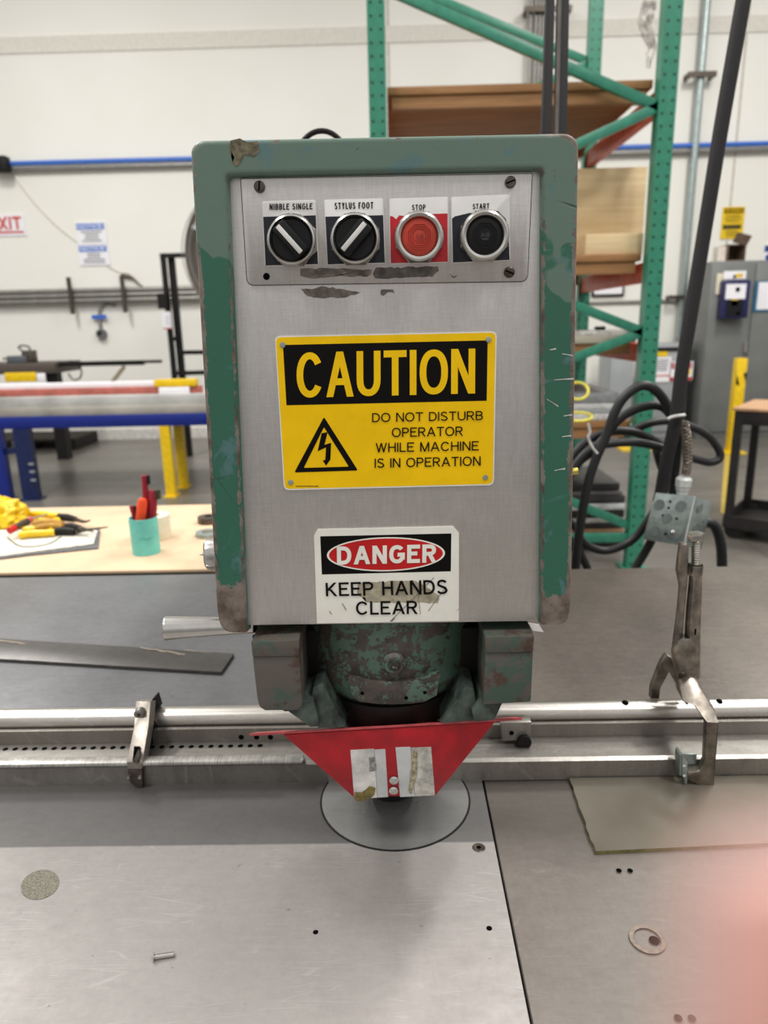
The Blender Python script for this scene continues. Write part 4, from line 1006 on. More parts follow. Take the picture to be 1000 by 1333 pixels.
b = MB(); b.tube([PY(x_, y_, Yw + .2) for x_, y_ in ((36, 464), (30, 457), (24, 453), (28, 450), (38, 452), (39, 462))], .009, 8); b.build('lever', MAT['iron'], vs)
b = MB(); b.tube([PY(x_, y_, Yw + .14) for x_, y_ in ((86, 474), (92, 470), (99, 473), (106, 482), (104, 492), (95, 494), (89, 486))], .008, 8); o = b.build('hanging_cable', MAT['iron']); tag(o, 'thin dark cable loop hanging over the bar of the steel table', 'cable')

# dark pallet on the floor under the far end of the blue bench
pl = thing('pallet', 'dark low wooden pallet on the floor seen under the blue beam', 'pallet', (PY(70, 575, 7.9).x, 7.9, 0))
xa, xb = PY(-30, 575, 7.7).x, PY(103, 575, 7.7).x; zt = .13
for k in range(5):
    b = MB(); b.box(((xa + xb) / 2, 7.68 + k * .12, zt - .012), (xb - xa, .11, .022)); b.build('deck_board', plain((58, 50, 44), .8, 0, .2), pl)
for x in (xa + .05, (xa + xb) / 2, xb - .05):
    b = MB(); b.box((x, 7.92, (zt - .023) / 2), (.09, .6, zt - .023)); b.build('stringer', MAT['dark'], pl)
b = MB(); b.between(PZ(70, 577, .012), PY(84, 563, 7.63), .05, .02); o = b.build('wood_scrap', plain((168, 140, 110), .7)); tag(o, 'tan scrap of wood leaning on the dark pallet', 'scrap')

# black steel frame standing before the wall, drum fan
Yq = 7.05
fr = thing('display_frame', 'tall black steel frame standing at the left edge of the machine', 'frame', (PY(226, 486, Yq).x, Yq, 0))
def bar_(p0, p1, w, mat='dark', Y=Yq, par=fr, nm='upright', toz=None):
    a, c = PY(*p0, Y), PY(*p1, Y)
    if toz is not None: c = Vector((a.x, a.y, toz))
    b = MB(); b.between(a, c, w, .04); return b.build(nm, MAT[mat], par)
def upright(px, py, w, mat='dark', Y=Yq):
    a = PY(px, py, Y); b = MB(); b.box((a.x, Y, a.z / 2), (w, .045, a.z)); b.build('upright', MAT[mat], fr)
upright(212, 331, .045); upright(223, 336, .06, 'dark', Yq + .05); upright(300, 331, .05)
bar_((209, 333), (300, 331), .05, nm='top_rail'); bar_((224, 486), (300, 484), .06, nm='bottom_rail'); bar_((221, 441), (231, 441), .03, nm='cross_rail'); bar_((232, 459), (300, 458), .03, nm='cross_rail')
b = MB(); b.box(PY(212, 392, Yq - .04), (.09, .04, .14)); b.build('latch_box', MAT['dark'], fr)
a = PY(217, 417, Yq - .05); b = MB(); b.box(a, (.085, .008, .16)); b.mi = 1; b.box(a + Vector((0, -.005, -.074)), (.08, .002, .012)); b.mi = 2
for k in (-1, 0, 1): b.box(a + Vector((.01, -.005, .03 * k)), (.035, .002, .006))
o = b.build('hanging_tag', [MAT['paper'], MAT['pink'], MAT['ink']]); tag(o, 'white paper tag hanging on the black steel frame', 'tag')
fa_ = thing('drum_fan', 'round grey drum fan half hidden behind the left side of the machine', 'fan', (PY(320, 328, 5.6).x, 6.5, 0))
c = PY(322, 330, 6.4); rf = 89 * (c - CAM).dot(FWD) / FOC
b = MB(); b.lathe([(rf, -.02), (rf, .26), (rf - .012, .26), (rf - .012, -.02)], c, (.25, 1, 0), 64, closed=True); b.build('drum', plain((108, 98, 90), .5, .2), fa_)
for k in range(9):
    r_ = rf * (k + 1) / 9.5; b = MB(); b.tube([c + Vector((r_ * math.cos(a), -.02, r_ * math.sin(a))) for a in [j * 2 * math.pi / 40 for j in range(40)]], .004, 6, True, 1); b.build('guard_ring', MAT['grey'], fa_)
b = MB()
for k in range(5):
    a = k * 2 * math.pi / 5; d = Vector((math.cos(a), 0, math.sin(a))); b.poly([c + d * .05 + Vector((0, .1, 0)), c + d * rf * .9 + Vector((-.1 * d.z, .08, .1 * d.x)), c + d * rf * .9 + Vector((.1 * d.z, .16, -.1 * d.x))], (0, .004, 0))
b.cyl(c + Vector((0, .05, 0)), c + Vector((0, .3, 0)), .08); b.build('blades', MAT['grey2'], fa_)
b = MB(); b.cyl((c.x, c.y + .15, c.z - rf), (c.x, c.y + .15, .03), .03); b.cyl((c.x, c.y + .15, .03), (c.x, c.y + .15, 0), .22); b.build('stand', MAT['dark'], fa_)

# wall services
def pipe(p0, p1, r, mat, Y, name, lab, cat, grp=None):
    a, c = PY(*p0, Y), PY(*p1, Y); b = MB(); b.cyl((a.x, Y, (a.z + c.z) / 2), (c.x, Y, (a.z + c.z) / 2), r, seg=16); o = b.build(name, MAT[mat] if isinstance(mat, str) else mat); return tag(o, lab, cat, grp)
Yv = WY - .08
pipe((-300, 218.5), (1300, 182), .026, 'pipe', Yv, 'air_pipe', 'long blue compressed air pipe running across the white wall', 'pipe')
pipe((-300, 226), (1300, 189.5), .024, 'conduit', Yv + .03, 'conduit', 'grey conduit running along the wall just below the blue pipe', 'conduit')
b = MB(); b.box(PY(2, 214, Yv - .05), (.16, .12, .16), bev=.02); o = b.build('pipe_clamp', MAT['dark']); tag(o, 'black clamp on the blue wall pipe at the left', 'clamp')
z0 = [(382, 8), (388.5, 8), (395, 8)]
for k, (yy, w) in enumerate(((381, .034), (387, .03), (393, .034))):
    a, c = PY(-20, yy, Yv), PY(420, yy, Yv); zz = (PY(20, 387, Yv).z + PY(230, 382, Yv).z) / 2 + (1 - k) * .054
    b = MB(); b.cyl((a.x - 1.5, Yv, zz), (c.x, Yv, zz), .0262, seg=16); o = b.build('conduit', MAT['conduit']); tag(o, ('topmost', 'middle', 'lowest')[k] + ' of three grey conduits bundled low on the left wall', 'conduit', 'grey conduits on the left wall')
for (xa, ya), (xb_, yb), lab in (((89, 361), (95.5, 409), 'left dark strut holding the three grey wall conduits'), ((158.5, 359), (163.5, 407), 'right dark strut holding the three grey wall conduits')):
    a, c = PY(xa, ya, Yv - .05), PY(xb_, yb, Yv - .05); b = MB(); b.box(((a.x + c.x) / 2, Yv - .055, (a.z + c.z) / 2), (.042, .03, a.z - c.z)); o = b.build('strut_bracket', MAT['iron']); tag(o, lab, 'bracket', 'struts on the left wall conduits')
b = MB(); b.tube([PY(x_, y_, Yv + .06) for x_, y_ in ((150, 397), (140, 395), (133, 399), (130, 406), (130.5, 418), (131, 428))], .02, 10)
o = b.build('conduit', MAT['conduit']); tag(o, 'short grey conduit bending down to the round outlet box', 'conduit')
b = MB(); c = PY(131, 435, WY - .06); b.lathe([(0, 0), (.055, 0), (.055, .06), (0, .06)], c, (0, 1, 0), 20); b.mi = 1; b.lathe([(0, -.002), (.025, -.002), (.025, .01)], c + Vector((-.01, 0, .01)), (0, 1, 0), 16); o = b.build('outlet_box', [plain((110, 110, 110), .5, .3), MAT['dark']]); tag(o, 'round grey outlet box on the wall below the conduits', 'outlet')
b = MB(); c = PY(129, 412.5, WY - .047); b.box(c, (.165, .01, .045)); o = b.build('blue_tag', MAT['pipe']); tag(o, 'small blue label on the short bent conduit', 'label')
b = MB(); b.tube([PY(x_, y_, WY - .0065) for x_, y_ in ((12, 222), (28, 243), (50, 270), (75, 295), (100, 315), (130, 340), (158, 356))], .0058, 6); o = b.build('wall_cable', plain((206, 202, 190), .6)); tag(o, 'thin pale cable running diagonally down the left wall', 'cable')
b = MB(); b.tube([PY(x_, y_, WY - .03) for x_, y_ in ((158, 358), (166, 359), (174, 363), (181, 370), (188, 375))], [.022, .024, .012, .010, .010], 8); o = b.build('cable_end', MAT['iron']); tag(o, 'dark cable end curving onto the wall conduits by the right strut', 'cable')

# signs on the left wall
def wsign(px0, py0, px1, py1, name, lab, cat, parts, Y=WY - .012, mat='paper'):
    c4 = [PY(px0, py0, Y), PY(px1, py0 - (px1 - px0) * .026, Y), PY(px1 + (py1 - py0) * .05 * (1 if px0 < 500 else -1.6), py1 - (px1 - px0) * .026, Y), PY(px0 + (py1 - py0) * .05 * (1 if px0 < 500 else -1.6), py1, Y)]
    zt = (c4[0].z + c4[1].z) / 2; zb = (c4[2].z + c4[3].z) / 2; xa, xb = (c4[0].x + c4[3].x) / 2, (c4[1].x + c4[2].x) / 2
    c4 = [Vector((xa, Y, zt)), Vector((xb, Y, zt)), Vector((xb, Y, zb)), Vector((xa, Y, zb))]
    q = quad(c4); b = MB(); b.poly([q(0, 0), q(1, 0), q(1, 1), q(0, 1)], (0, .008, 0)); o = b.build(name, MAT[mat] if isinstance(mat, str) else mat); tag(o, lab, cat)
    for nm, m_, fn in parts:
        b = MB(); fn(b, lambda u, v, l=.003: q(u, v) + Vector((0, -l, 0))); b.build(nm, MAT[m_] if isinstance(m_, str) else m_, o)
    return o
def rows(v0, v1, n, u0=.12, u1=.88, seed=1):
    def fn(b, q):
        rnd = random.Random(seed)
        for k in range(n):
            v = v0 + (v1 - v0) * k / n; h = (v1 - v0) / n * .42; e = rnd.uniform(0, .16)
            b.poly([q(u0 + e, v), q(u1 - e, v), q(u1 - e, v + h), q(u0 + e, v + h)])
    return fn
def rect(u0, v0, u1, v1, l=.003): return lambda b, q: b.poly([q(u0, v0, l), q(u1, v0, l), q(u1, v1, l), q(u0, v1, l)])
def word(txt, u0, v0, u1, v1, sw=.18, l=.006): return lambda b, q: text_in(b, txt, [q(u0, v0, l), q(u1, v0, l), q(u1, v1, l), q(u0, v1, l)], sw, .12, (0, -.001, 0))
nt = lambda sd: [('header', 'paleblue', rect(.04, .06, .94, .34)), ('lettering', 'paper', word('NOTICE', .1, .11, .88, .29, .17)), ('small_print', 'ink', rows(.42, .95, 4, .14, .86, sd))]
wsign(98.5, 289.5, 138, 318.5, 'notice_sign', 'upper of two white and blue notice signs on the left wall', 'sign', nt(1))
wsign(101.5, 319, 141.5, 346, 'notice_sign', 'lower of two white and blue notice signs on the left wall', 'sign', nt(2))
wsign(-18, 280, 32, 308, 'exit_sign', 'white sign with red EXIT letters at the left edge of the wall', 'sign', [('lettering', 'exitred', word('EXIT', .06, .1, .92, .70, .17)), ('underline', 'exitred', rect(.05, .78, .95, .87))])
# ================================================================== PALLET RACK, RIGHT
Y1, Y2 = 3.5, 4.75
XLp, XRp = PY(491, 100, Y1).x, PY(868, 100, Y1).x
rack = thing('pallet_rack', 'tall green steel pallet rack with orange beams behind the machine', 'rack', ((XLp + XRp) / 2, (Y1 + Y2) / 2, 0))
HT = 3.3
def post(x, y, nm='post'):
    c = Vector((x, y, HT / 2))
    me = MB(); me.poly([(x - .038, y - .035, 0), (x + .038, y - .035, 0), (x + .038, y + .035, 0), (x + .028, y + .035, 0), (x + .028, y - .030, 0), (x - .028, y - .030, 0), (x - .028, y + .035, 0), (x - .038, y + .035, 0)], (0, 0, HT))
    o = bpy.data.objects.new(nm, None)
    ob = me.build(nm, MAT['rack'], None, (x, y, 0)); ob.parent = rack; ob.location = Vector((x, y, 0)) - rack.location; bpy.data.objects.remove(o); 
    b = MB(); b.box((x, y, .006), (.13, .13, .012)); b.build('foot_plate', MAT['rackgreen'], rack)
for x in (XLp, XRp):
    for y in (Y1, Y2): post(x, y)
zR = [PY(855, 140, Y1).z, PY(833, 432, Y1).z, PY(811, 684, Y1).z]
zL = [PY(492, -16, Y1).z, PY(492, 304, Y1).z, PY(500, 556, Y1).z]
for Y in (Y1 - .02,):
    xa, xb = XLp + .03, XRp - .03
    for zl, zr in ((zL[0], zR[0]), (zL[1], zR[0]), (zL[1], zR[1]), (zL[2], zR[1]), (zL[2], zR[2])):
        b = MB(); b.between((xa, Y + .012, zl), (xb, Y + .012, zr), .042, .028, .001, up=(0, 1, 0)); b.build('brace', MAT['rackgreen'], rack)
    b = MB(); z = PY(785, 699, Y1).z; b.between((xa, Y + .012, z), (xb, Y + .012, z), .045, .028, .001, up=(0, 1, 0)); b.build('brace', MAT['rackgreen'], rack)
for pa, pb in (((505, -28), (772, 83)), ((772, 80), (690, 117)), ((772, 300), (690, 262)), ((690, 420), (772, 455))):
    b = MB(); b.between(PY(*pa, Y2), PY(*pb, Y2), .042, .028, .001, up=(0, 1, 0)); b.build('brace', MAT['rackgreen'], rack)
shelf_z = [PY(700, 103, Y1).z, PY(800, 329, Y1).z, PY(800, 437, Y1).z, PY(790, 549, Y1).z]
for k, z in enumerate(shelf_z):
    for x in (XLp, XRp):
        b = MB(); b.box((x - (.0 if x > 0 else 0), (Y1 + Y2) / 2, z - .085), (.045, Y2 - Y1 - .075, .09), bev=.004)
        b.build('beam', MAT['orange'] if k < 3 else MAT['rackgreen'], rack)
    nm = ('topmost', 'second', 'third', 'lowest')[k]
    b = MB(); b.box(((XLp + XRp) / 2, (Y1 + Y2) / 2, z - .018), (XRp - XLp - .085, Y2 - Y1 - .09, .034), bev=.002)
    o = b.build('shelf_board', MAT['board'] if k != 2 else m_wood((176, 166, 148), (204, 196, 180))); tag(o, nm + ' wooden shelf board lying across the green rack', 'shelf board', 'wooden boards in the green rack')
    b = MB()
    for yy in (Y1 + .08, Y2 - .12): b.box(((XLp + XRp) / 2, yy, z - .0625), (XRp - XLp - .13, .045, .055))
    o.select_set(False)
    for i_, yy in enumerate((Y1 + .08, Y2 - .12)):
        c = MB(); c.box(((XLp + XRp) / 2, yy, z - .0625), (XRp - XLp - .13, .045, .054)); c.build('batten', MAT['board'], o)
# things on the shelves
def cratebox(px0, px1, pyt, pyb, Y, d, mat, name, lab, cat, base):
    xa, xb = PY(px0, pyt, Y).x, PY(px1, pyt, Y).x; zt = PY((px0 + px1) / 2, pyt, Y).z
    t = thing(name, lab, cat, ((xa + xb) / 2, Y + d / 2, base)); w = .012
    for nm, c, s in (('front_panel', ((xa + xb) / 2, Y + w / 2, (zt + base) / 2), (xb - xa, w, zt - base)), ('rear_panel', ((xa + xb) / 2, Y + d - w / 2, (zt + base) / 2), (xb - xa, w, zt - base)),
                     ('side_panel', (xa + w / 2, Y + d / 2, (zt + base) / 2), (w, d - 2 * w, zt - base)), ('side_panel', (xb - w / 2, Y + d / 2, (zt + base) / 2), (w, d - 2 * w, zt - base)),
                     ('bottom', ((xa + xb) / 2, Y + d / 2, base + w / 2), (xb - xa - 2 * w, d - 2 * w, w))):
        b = MB(); b.box(c, s, bev=.0015); b.build(nm, MAT[mat] if isinstance(mat, str) else mat, t)
    return t
z2 = shelf_z[1]
cratebox(690, 843, 219, 328, Y1 + .28, .5, 'ply', 'plywood_box', 'large pale plywood box on the second shelf of the green rack', 'box', z2)
cratebox(763, 838, 304, 327, Y1 + .06, .2, 'ply', 'wooden_tray', 'low wooden tray in front of the pale plywood box', 'tray', z2)
z3 = shelf_z[2]
b = MB(); b.box((PY(775, 430, Y1 + .2).x, Y1 + .3, z3 + .012), (.3, .35, .024), bev=.002); o = b.build('grey_panel', MAT['offwhite']); tag(o, 'flat grey panel lying on the third shelf of the rack', 'panel')
b = MB(); b.box((PY(781, 430, Y1 + .2).x, Y1 + .2, z3 + .034), (.05, .03, .018), bev=.004); o = b.build('small_block', MAT['dark']); tag(o, 'small dark block on the flat grey panel', 'block')
z4 = shelf_z[3]; zz = z4
random.seed(4)
for k, (h, mt, lb, xr) in enumerate(((.035, MAT['offwhite'], 'lowest pale sheet bundle', 803), (.02, MAT['grey2'], 'grey middle sheet bundle', 797), (.03, plain((206, 206, 204), .4), 'white sheet bundle with rounded edge', 806), (.05, plain((150, 152, 154), .45, .2), 'topmost grey sheet bundle', 800))):
    b = MB(); x1 = PY(xr, 540, Y1 + .1).x; b.box((x1 - .35, Y1 + .35, zz + h / 2), (.7, .6, h - .001), bev=.003); o = b.build('sheet_bundle', mt); tag(o, lb + ' on the lowest shelf of the green rack', 'sheet bundle', 'sheet bundles on the lowest rack shelf'); zz += h
# stock on the floor between the uprights
zz = 0.0
cols = [((40, 38, 37), .10, 'black bottom'), ((150, 116, 84), .045, 'brown wooden'), ((40, 38, 38), .035, 'black lower'), ((176, 172, 166), .035, 'pale grey'), ((34, 32, 32), .05, 'black middle'), ((212, 214, 214), .045, 'bright aluminium'), ((60, 58, 58), .05, 'dark upper'), ((104, 102, 102), .03, 'mid grey'), ((46, 42, 42), .05, 'dark topmost')]
zt_target = PY(785, 629, Y1 + .3).z
sc_ = zt_target / sum(c[1] for c in cols)
for k, (c, h, lb) in enumerate(cols):
    h *= sc_; x1 = PY(813 - max(0, k - 6) * 4, 690, Y1 + .28).x; b = MB(); b.box((x1 - .45, Y1 + .55, zz + h / 2), (.9, .5, h - .004), bev=.003)
    o = b.build('stock_bar', plain(c, .4, .2, .08)); tag(o, lb + ' bar in the stack on the floor inside the green rack', 'bar', 'bars stacked in the bottom of the rack'); zz += h
# crumpled clear wrap on the right post
random.seed(9)
V, F = [], []; nu, nv = 9, 22
for j in range(nv):
    for i in range(nu):
        px = 833 + i * 2.6 + 6 * math.sin(j * .5) * (1 if j > 12 else .5); py = -20 + j * 5.2
        w = 1 - max(0, j - 11) / 14
        px = 846 + (px - 846) * w
        V.append(PY(px, py, Y1 - .06 + .035 * noise.noise(Vector((i * .9, j * .6, 1))) ) + Vector((random.uniform(-.004, .004), 0, 0)))
for j in range(nv - 1):
    for i in range(nu - 1):
        if j > 15 and (i in (3, 4) or random.random() < .12): continue
        a = j * nu + i; F.append((a, a + 1, a + nu + 1, a + nu))
b = MB(); b.raw(V, F)
t = NT('clear_film'); nt_ = t.nt; tr = t.n('ShaderNodeBsdfTransparent'); mx = t.n('ShaderNodeMixShader'); mx.inputs[0].default_value = .25; t.out((196, 188, 180), .2)
nt_.links.new(t.b.outputs[0], mx.inputs[1]); nt_.links.new(tr.outputs[0], mx.inputs[2]); nt_.links.new(mx.outputs[0], nt_.nodes['Material Output'].inputs[0])
o = b.build('plastic_wrap', t.m, sharp=0); tag(o, 'crumpled clear plastic wrap hanging from the right green rack post', 'plastic wrap')
# yellow hose whose loops show past the machine's edge
pts = []
for (cx, cy, rx, ry) in ((752, 509, 14, 11), (752, 542.5, 19, 5.5)):
    pts += [PY(cx + rx * math.cos(a), cy + ry * math.sin(a), Y1 - .16 - .03 * math.sin(a)) for a in [math.pi + k * math.pi / 8 for k in range(15)]]
e = PY(722, 575, Y1 - .15); pts += [e, Vector((e.x, e.y, .35)), Vector((e.x - .05, e.y - .02, .012)), Vector((e.x - .4, e.y, .012))]
b = MB(); b.tube(pts, .0065, 10, False, 4); o = b.build('yellow_hose', plain((226, 214, 66), .4)); tag(o, 'yellow hose whose two loops show past the right edge of the machine', 'hose')

# ================================================================== RIGHT WALL AND CABINETS
pipe_v = lambda x0, y0, x1, r, Y, mat='conduit': (PY(x0, y0, Y), r)
def vpipe(x0, y0, y1, r, Y, lab, mat='conduit', grp=None):
    a = PY(x0, y0, Y); z1 = PY(x0 - (y1 - y0) * .07, y1, Y).z
    b = MB(); b.cyl((a.x, Y, z1), (a.x, Y, a.z), r, seg=14); o = b.build('conduit', MAT[mat]); return tag(o, lab, 'conduit', grp)
vpipe(923, -30, 440, .040, Yv, 'bright grey vertical conduit on the right wall beside the hanging cable', 'galv')
for k, x in enumerate((692.5, 699.5, 704.5, 709.5)):
    vpipe(x, -30, 470, .0195, Yv, ('first', 'second', 'third', 'fourth')[k] + ' from the left of the thin vertical conduits behind the rack', 'conduit', 'thin vertical conduits behind the rack')
def bracket(x0, x1, y, lab, h=.05):
    a, c = PY(x0, y, Yv - .06), PY(x1, y, Yv - .06); b = MB(); b.box(((a.x + c.x) / 2, Yv - .055, a.z), (c.x - a.x, .03, h)); b.box((a.x + .02, (Yv - .05 + WY) / 2, a.z), (.03, WY - Yv + .04, h)); b.box((c.x - .02, (Yv - .05 + WY) / 2, a.z), (.03, WY - Yv + .04, h)); o = b.build('strut_bracket', MAT['iron']); tag(o, lab, 'bracket')
bracket(683, 745, 12, 'dark horizontal strut across the thin conduits behind the rack'); bracket(896, 933, 97, 'dark horizontal strut on the bright conduit at the right')
bracket(872, 890, 387, 'short grey strut low on the right wall beside the cabinet', .04)
a, c = PY(760, 394, Yv), PY(892, 393, Yv); b = MB(); b.cyl((a.x, WY - .019, a.z), (c.x, WY - .019, a.z), .018, seg=12); o = b.build('conduit', MAT['conduit']); tag(o, 'horizontal grey conduit on the wall seen through the rack', 'conduit')
pf = PY(792, 370, WY - .02); b = MB(); s = .0095
b.box(pf, (.36, .02, .26)); o = b.build('picture_frame', MAT['dark']); tag(o, 'black framed paper on the wall seen through the rack', 'frame')
b = MB(); b.box(pf + Vector((0, -.012, 0)), (.31, .006, .21)); b.build('paper', MAT['paper'], o)

CY = 7.55
cz = PY(940, 340, CY).z
def cabinet(px0, px1, Y, d, zt, mat, name, lab, doors, cat='cabinet', zb=0.):
    xa, xb = PY(px0, 420, Y).x, PY(px1, 420, Y).x
    t = thing(name, lab, cat, ((xa + xb) / 2, Y + d / 2, 0))
    b = MB(); b.box(((xa + xb) / 2, Y + d / 2, (zt + zb) / 2), (xb - xa, d, zt - zb), bev=.006); b.build('body', MAT[mat], t)
    n = doors; w = (xb - xa) / n
    for k in range(n):
        b = MB(); b.box((xa + w * (k + .5), Y - .009, (zt + zb) / 2 + .02), (w - .012, .016, zt - zb - .10), bev=.003); dr = b.build('door', MAT[mat], t)
        if name == 'steel_cabinet' and k == 0:
            b = MB(); b.cyl(Vector((xa + w - .03, 0, 0)) + Vector((0, Y - .03, PY(978, 452, Y).z - .05)), Vector((xa + w - .03, Y - .03, PY(978, 452, Y).z + .05)), .02); hb = b.build('handle', MAT['chrome'], dr)
    return t
kab = cabinet(919, 1033, CY, .5, cz, 'grey', 'steel_cabinet', 'tall grey two-door steel cabinet at the right edge', 2)
b = MB()
cabinet(848, 901, CY + .1, .4, PY(870, 447, CY + .1).z, 'grey2', 'electrical_panel', 'light grey electrical panel beside the grey cabinet with warning labels', 1)
cabinet(797, 829, CY + .1, .4, PY(810, 452, CY + .1).z, 'grey2', 'electrical_panel', 'narrow light grey electrical panel seen through the rack', 1)
def zfix(px, py, Y): return PY(px, py, Y)
Ye = CY + .1 - .022
b = MB(); a, c = PY(849, 452.5, Ye), PY(900, 456, Ye); b.box(((a.x + c.x) / 2, Ye - .004, (a.z + c.z) / 2), (c.x - a.x, .012, a.z - c.z)); o = b.build('louvre_strip', MAT['dark']); tag(o, 'dark vent strip along the top of the light grey panel', 'vent')
def sticker(x0, y0, x1, y1, Y, name, lab, parts=(), mat='paper', cat='label'):
    a, c = PY(x0, y0, Y), PY(x1, y1, Y); q = quad([(a.x, Y, a.z), (c.x, Y, a.z), (c.x, Y, c.z), (a.x, Y, c.z)])
    b = MB(); b.poly([q(0, 0), q(1, 0), q(1, 1), q(0, 1)], (0, .004, 0)); o = b.build(name, MAT[mat] if isinstance(mat, str) else mat); tag(o, lab, cat)
    for nm, m_, fn in parts:
        b = MB(); fn(b, lambda u, v, l=.003: q(u, v) + Vector((0, -l, 0))); b.build(nm, MAT[m_] if isinstance(m_, str) else m_, o)
    return o
Yl = Ye - .006
sticker(855, 458, 869, 464, Yl, 'yellow_sticker', 'small yellow sticker at the top of the light grey panel', (), 'gold')
sticker(851, 465, 872, 497, Yl, 'white_notice', 'white notice with red bottom line on the light grey panel', [('red_line', 'exitred', rect(.05, .72, .95, .77)), ('small_print', 'ink', rows(.1, .6, 5, .1, .9, 3))])
sticker(873, 471, 901, 495, Yl, 'danger_label', 'red and white danger label on the light grey panel behind the cable', [('header', 'crimson', rect(.06, .06, .94, .36)), ('lettering', 'paper', word('DANGER', .14, .12, .86, .30, .18)), ('red_line', 'crimson', rect(.02, .82, .98, .98)), ('yellow_mark', 'gold', rect(.72, .4, .9, .7))])
Yk2 = CY - .024
kd = thing('glove_dispenser', 'dark blue dispenser with white labels fixed on the grey cabinet', 'dispenser', PY(951, 415, Yk2))
a, c = PY(937, 366, Yk2), PY(966, 414, Yk2)
b = MB(); b.box(((a.x + c.x) / 2, Yk2 - .06, (a.z + c.z) / 2), (c.x - a.x, .12, a.z - c.z), bev=.012); b.build('housing', plain((30, 32, 84), .4), kd)
Yk3 = Yk2 - .124
def kbox(x0, y0, x1, y1, mat, nm, lab=None):
    a, c = PY(x0, y0, Yk3), PY(x1, y1, Yk3); b = MB(); b.box(((a.x + c.x) / 2, Yk3, (a.z + c.z) / 2), (c.x - a.x, .006, a.z - c.z)); return b.build(nm, MAT[mat], kd)
kbox(946, 370, 970, 389, 'paper', 'label'); kbox(947, 391, 966, 411, 'black', 'opening'); kbox(953, 389, 960, 398, 'gold', 'yellow_mark'); kbox(959, 406, 963, 410, 'gold', 'yellow_mark'); kbox(958, 374, 963, 380, 'ink', 'small_print')
sticker(943, 353, 971, 363, Yk2 - .06, 'info_card', 'white and yellow card standing above the blue dispenser', [('yellow_mark', 'gold', rect(.55, .35, .85, .8)), ('dark_mark', 'dark', rect(.42, .5, .55, .9))])
sticker(934, 356, 943, 383, Yk2 - .004, 'paper_strip', 'cream paper strip beside the blue dispenser', (), 'cream')
sticker(984, 366, 1016, 405, Yk2 - .004, 'clipboard', 'blue clipboard with white paper on the right cabinet door', [('paper', 'paper', rect(.12, .04, 1, .93))], plain((30, 104, 140), .5))
# box on the cabinet
Yx = CY + .06
a, c = PY(948, 318, Yx), PY(970.5, 340, Yx); w = .008; xa, xb = a.x, c.x; zt, zb2 = a.z, cz
cb = thing('cardboard_box', 'open brown cardboard box on top of the grey cabinet', 'box', ((xa + xb) / 2, Yx + .15, cz))
for nm, cc_, ss in (('side_panel', (xa + w, Yx + .13, (zt + zb2) / 2), (w, .26, zt - zb2)), ('side_panel', (xb - w, Yx + .13, (zt + zb2) / 2), (w, .26, zt - zb2)), ('rear_panel', ((xa + xb) / 2, Yx + .26, (zt + zb2) / 2), (xb - xa, w, zt - zb2)), ('bottom', ((xa + xb) / 2, Yx + .13, zb2 + .006), (xb - xa - .02, .25, .01)), ('top_flap', ((xa + xb) / 2, Yx + .13, zt - .004), (xb - xa - .03, .25, .008))):
    b = MB(); b.box(cc_, ss); b.build(nm, MAT['brown'], cb)
b = MB(); b.between(((xa + xb) / 2 + .02, Yx + .005, zt), ((xa + xb) / 2 + .045, Yx - .04, zt + .09), xb - xa - .04, .006, up=(0, 1, 0)); b.build('open_flap', MAT['brown'], cb)
b = MB(); a, c = PY(935.5, 321, Yx + .05), PY(945.8, 340, Yx + .05); b.box(((a.x + c.x) / 2, Yx + .1, (a.z + cz) / 2), (c.x - a.x, .12, a.z - cz)); o = b.build('small_carton', plain((226, 216, 206), .6, 0, .04)); tag(o, 'small white carton beside the brown box on the cabinet', 'carton')
# wall signs on the right
wsign(941.5, 269.5, 970, 311, 'warning_sign', 'yellow warning sign with black print on the right wall above the cabinet', 'sign',
      [('header', 'signblack', rect(.08, .05, .95, .2)), ('lettering', 'yellow', word('WARNING', .14, .08, .9, .17, .16)), ('small_print', plain((120, 100, 10), .5), rows(.27, .52, 3, .12, .88, 4)), ('second_header', plain((70, 62, 10), .5), rect(.06, .56, .9, .7)), ('lower_print', plain((120, 100, 10), .5), rows(.75, .96, 3, .1, .85, 5))], mat='gold')
wsign(994, 318, 1030, 342, 'safety_sign', 'white sign with dark blue marks cut off at the right edge', 'sign', [('blue_mark', plain((32, 60, 130), .5), rect(.05, .08, .9, .42)), ('round_mark', plain((32, 60, 130), .5), lambda b, q: b.poly([q(.3 + .2 * math.cos(a), .72 + .2 * math.sin(a)) for a in [k * math.pi / 8 for k in range(16)]]))])

# bollards
def bollard(px, pyb, pyt, wpx, lab, d0=0.):
    p = PZ(px, pyb, 0.0); s = (p - CAM).dot(FWD) / FOC; h = PY(px + 10, pyt, p.y).z; r = wpx / 2 * s
    t = thing('bollard', lab, 'bollard', p)
    b = MB(); b.box(p + Vector((0, 0, h / 2 + .006)), (2 * r, 2 * r, h), bev=.006); pst = b.build('post', MAT['gold'], t)
    b = MB(); b.box(p + Vector((0, 0, .007)), (r * 4.4, r * 4.4, .014)); b.build('base_plate', MAT['gold'], t)
    return t, p, r, h
bt, bp, br, bh = bollard(952, 589, 467, 12.5, 'yellow square bollard in front of the grey cabinet')
for k in (0, 1):
    zc_ = bp.z + bh - .18
    b = MB(); P = [(bp.x - br, zc_ - .05), (bp.x - br * .2, zc_ - .06), (bp.x - br, zc_ + .05)] if k == 0 else [(bp.x + br, zc_ + .06), (bp.x + br * .3, zc_ + .05), (bp.x + br, zc_ - .03)]
    b.poly([(x, bp.y - br - .002, z) for x, z in P]); b.build('black_stripe', MAT['signblack'], bt)
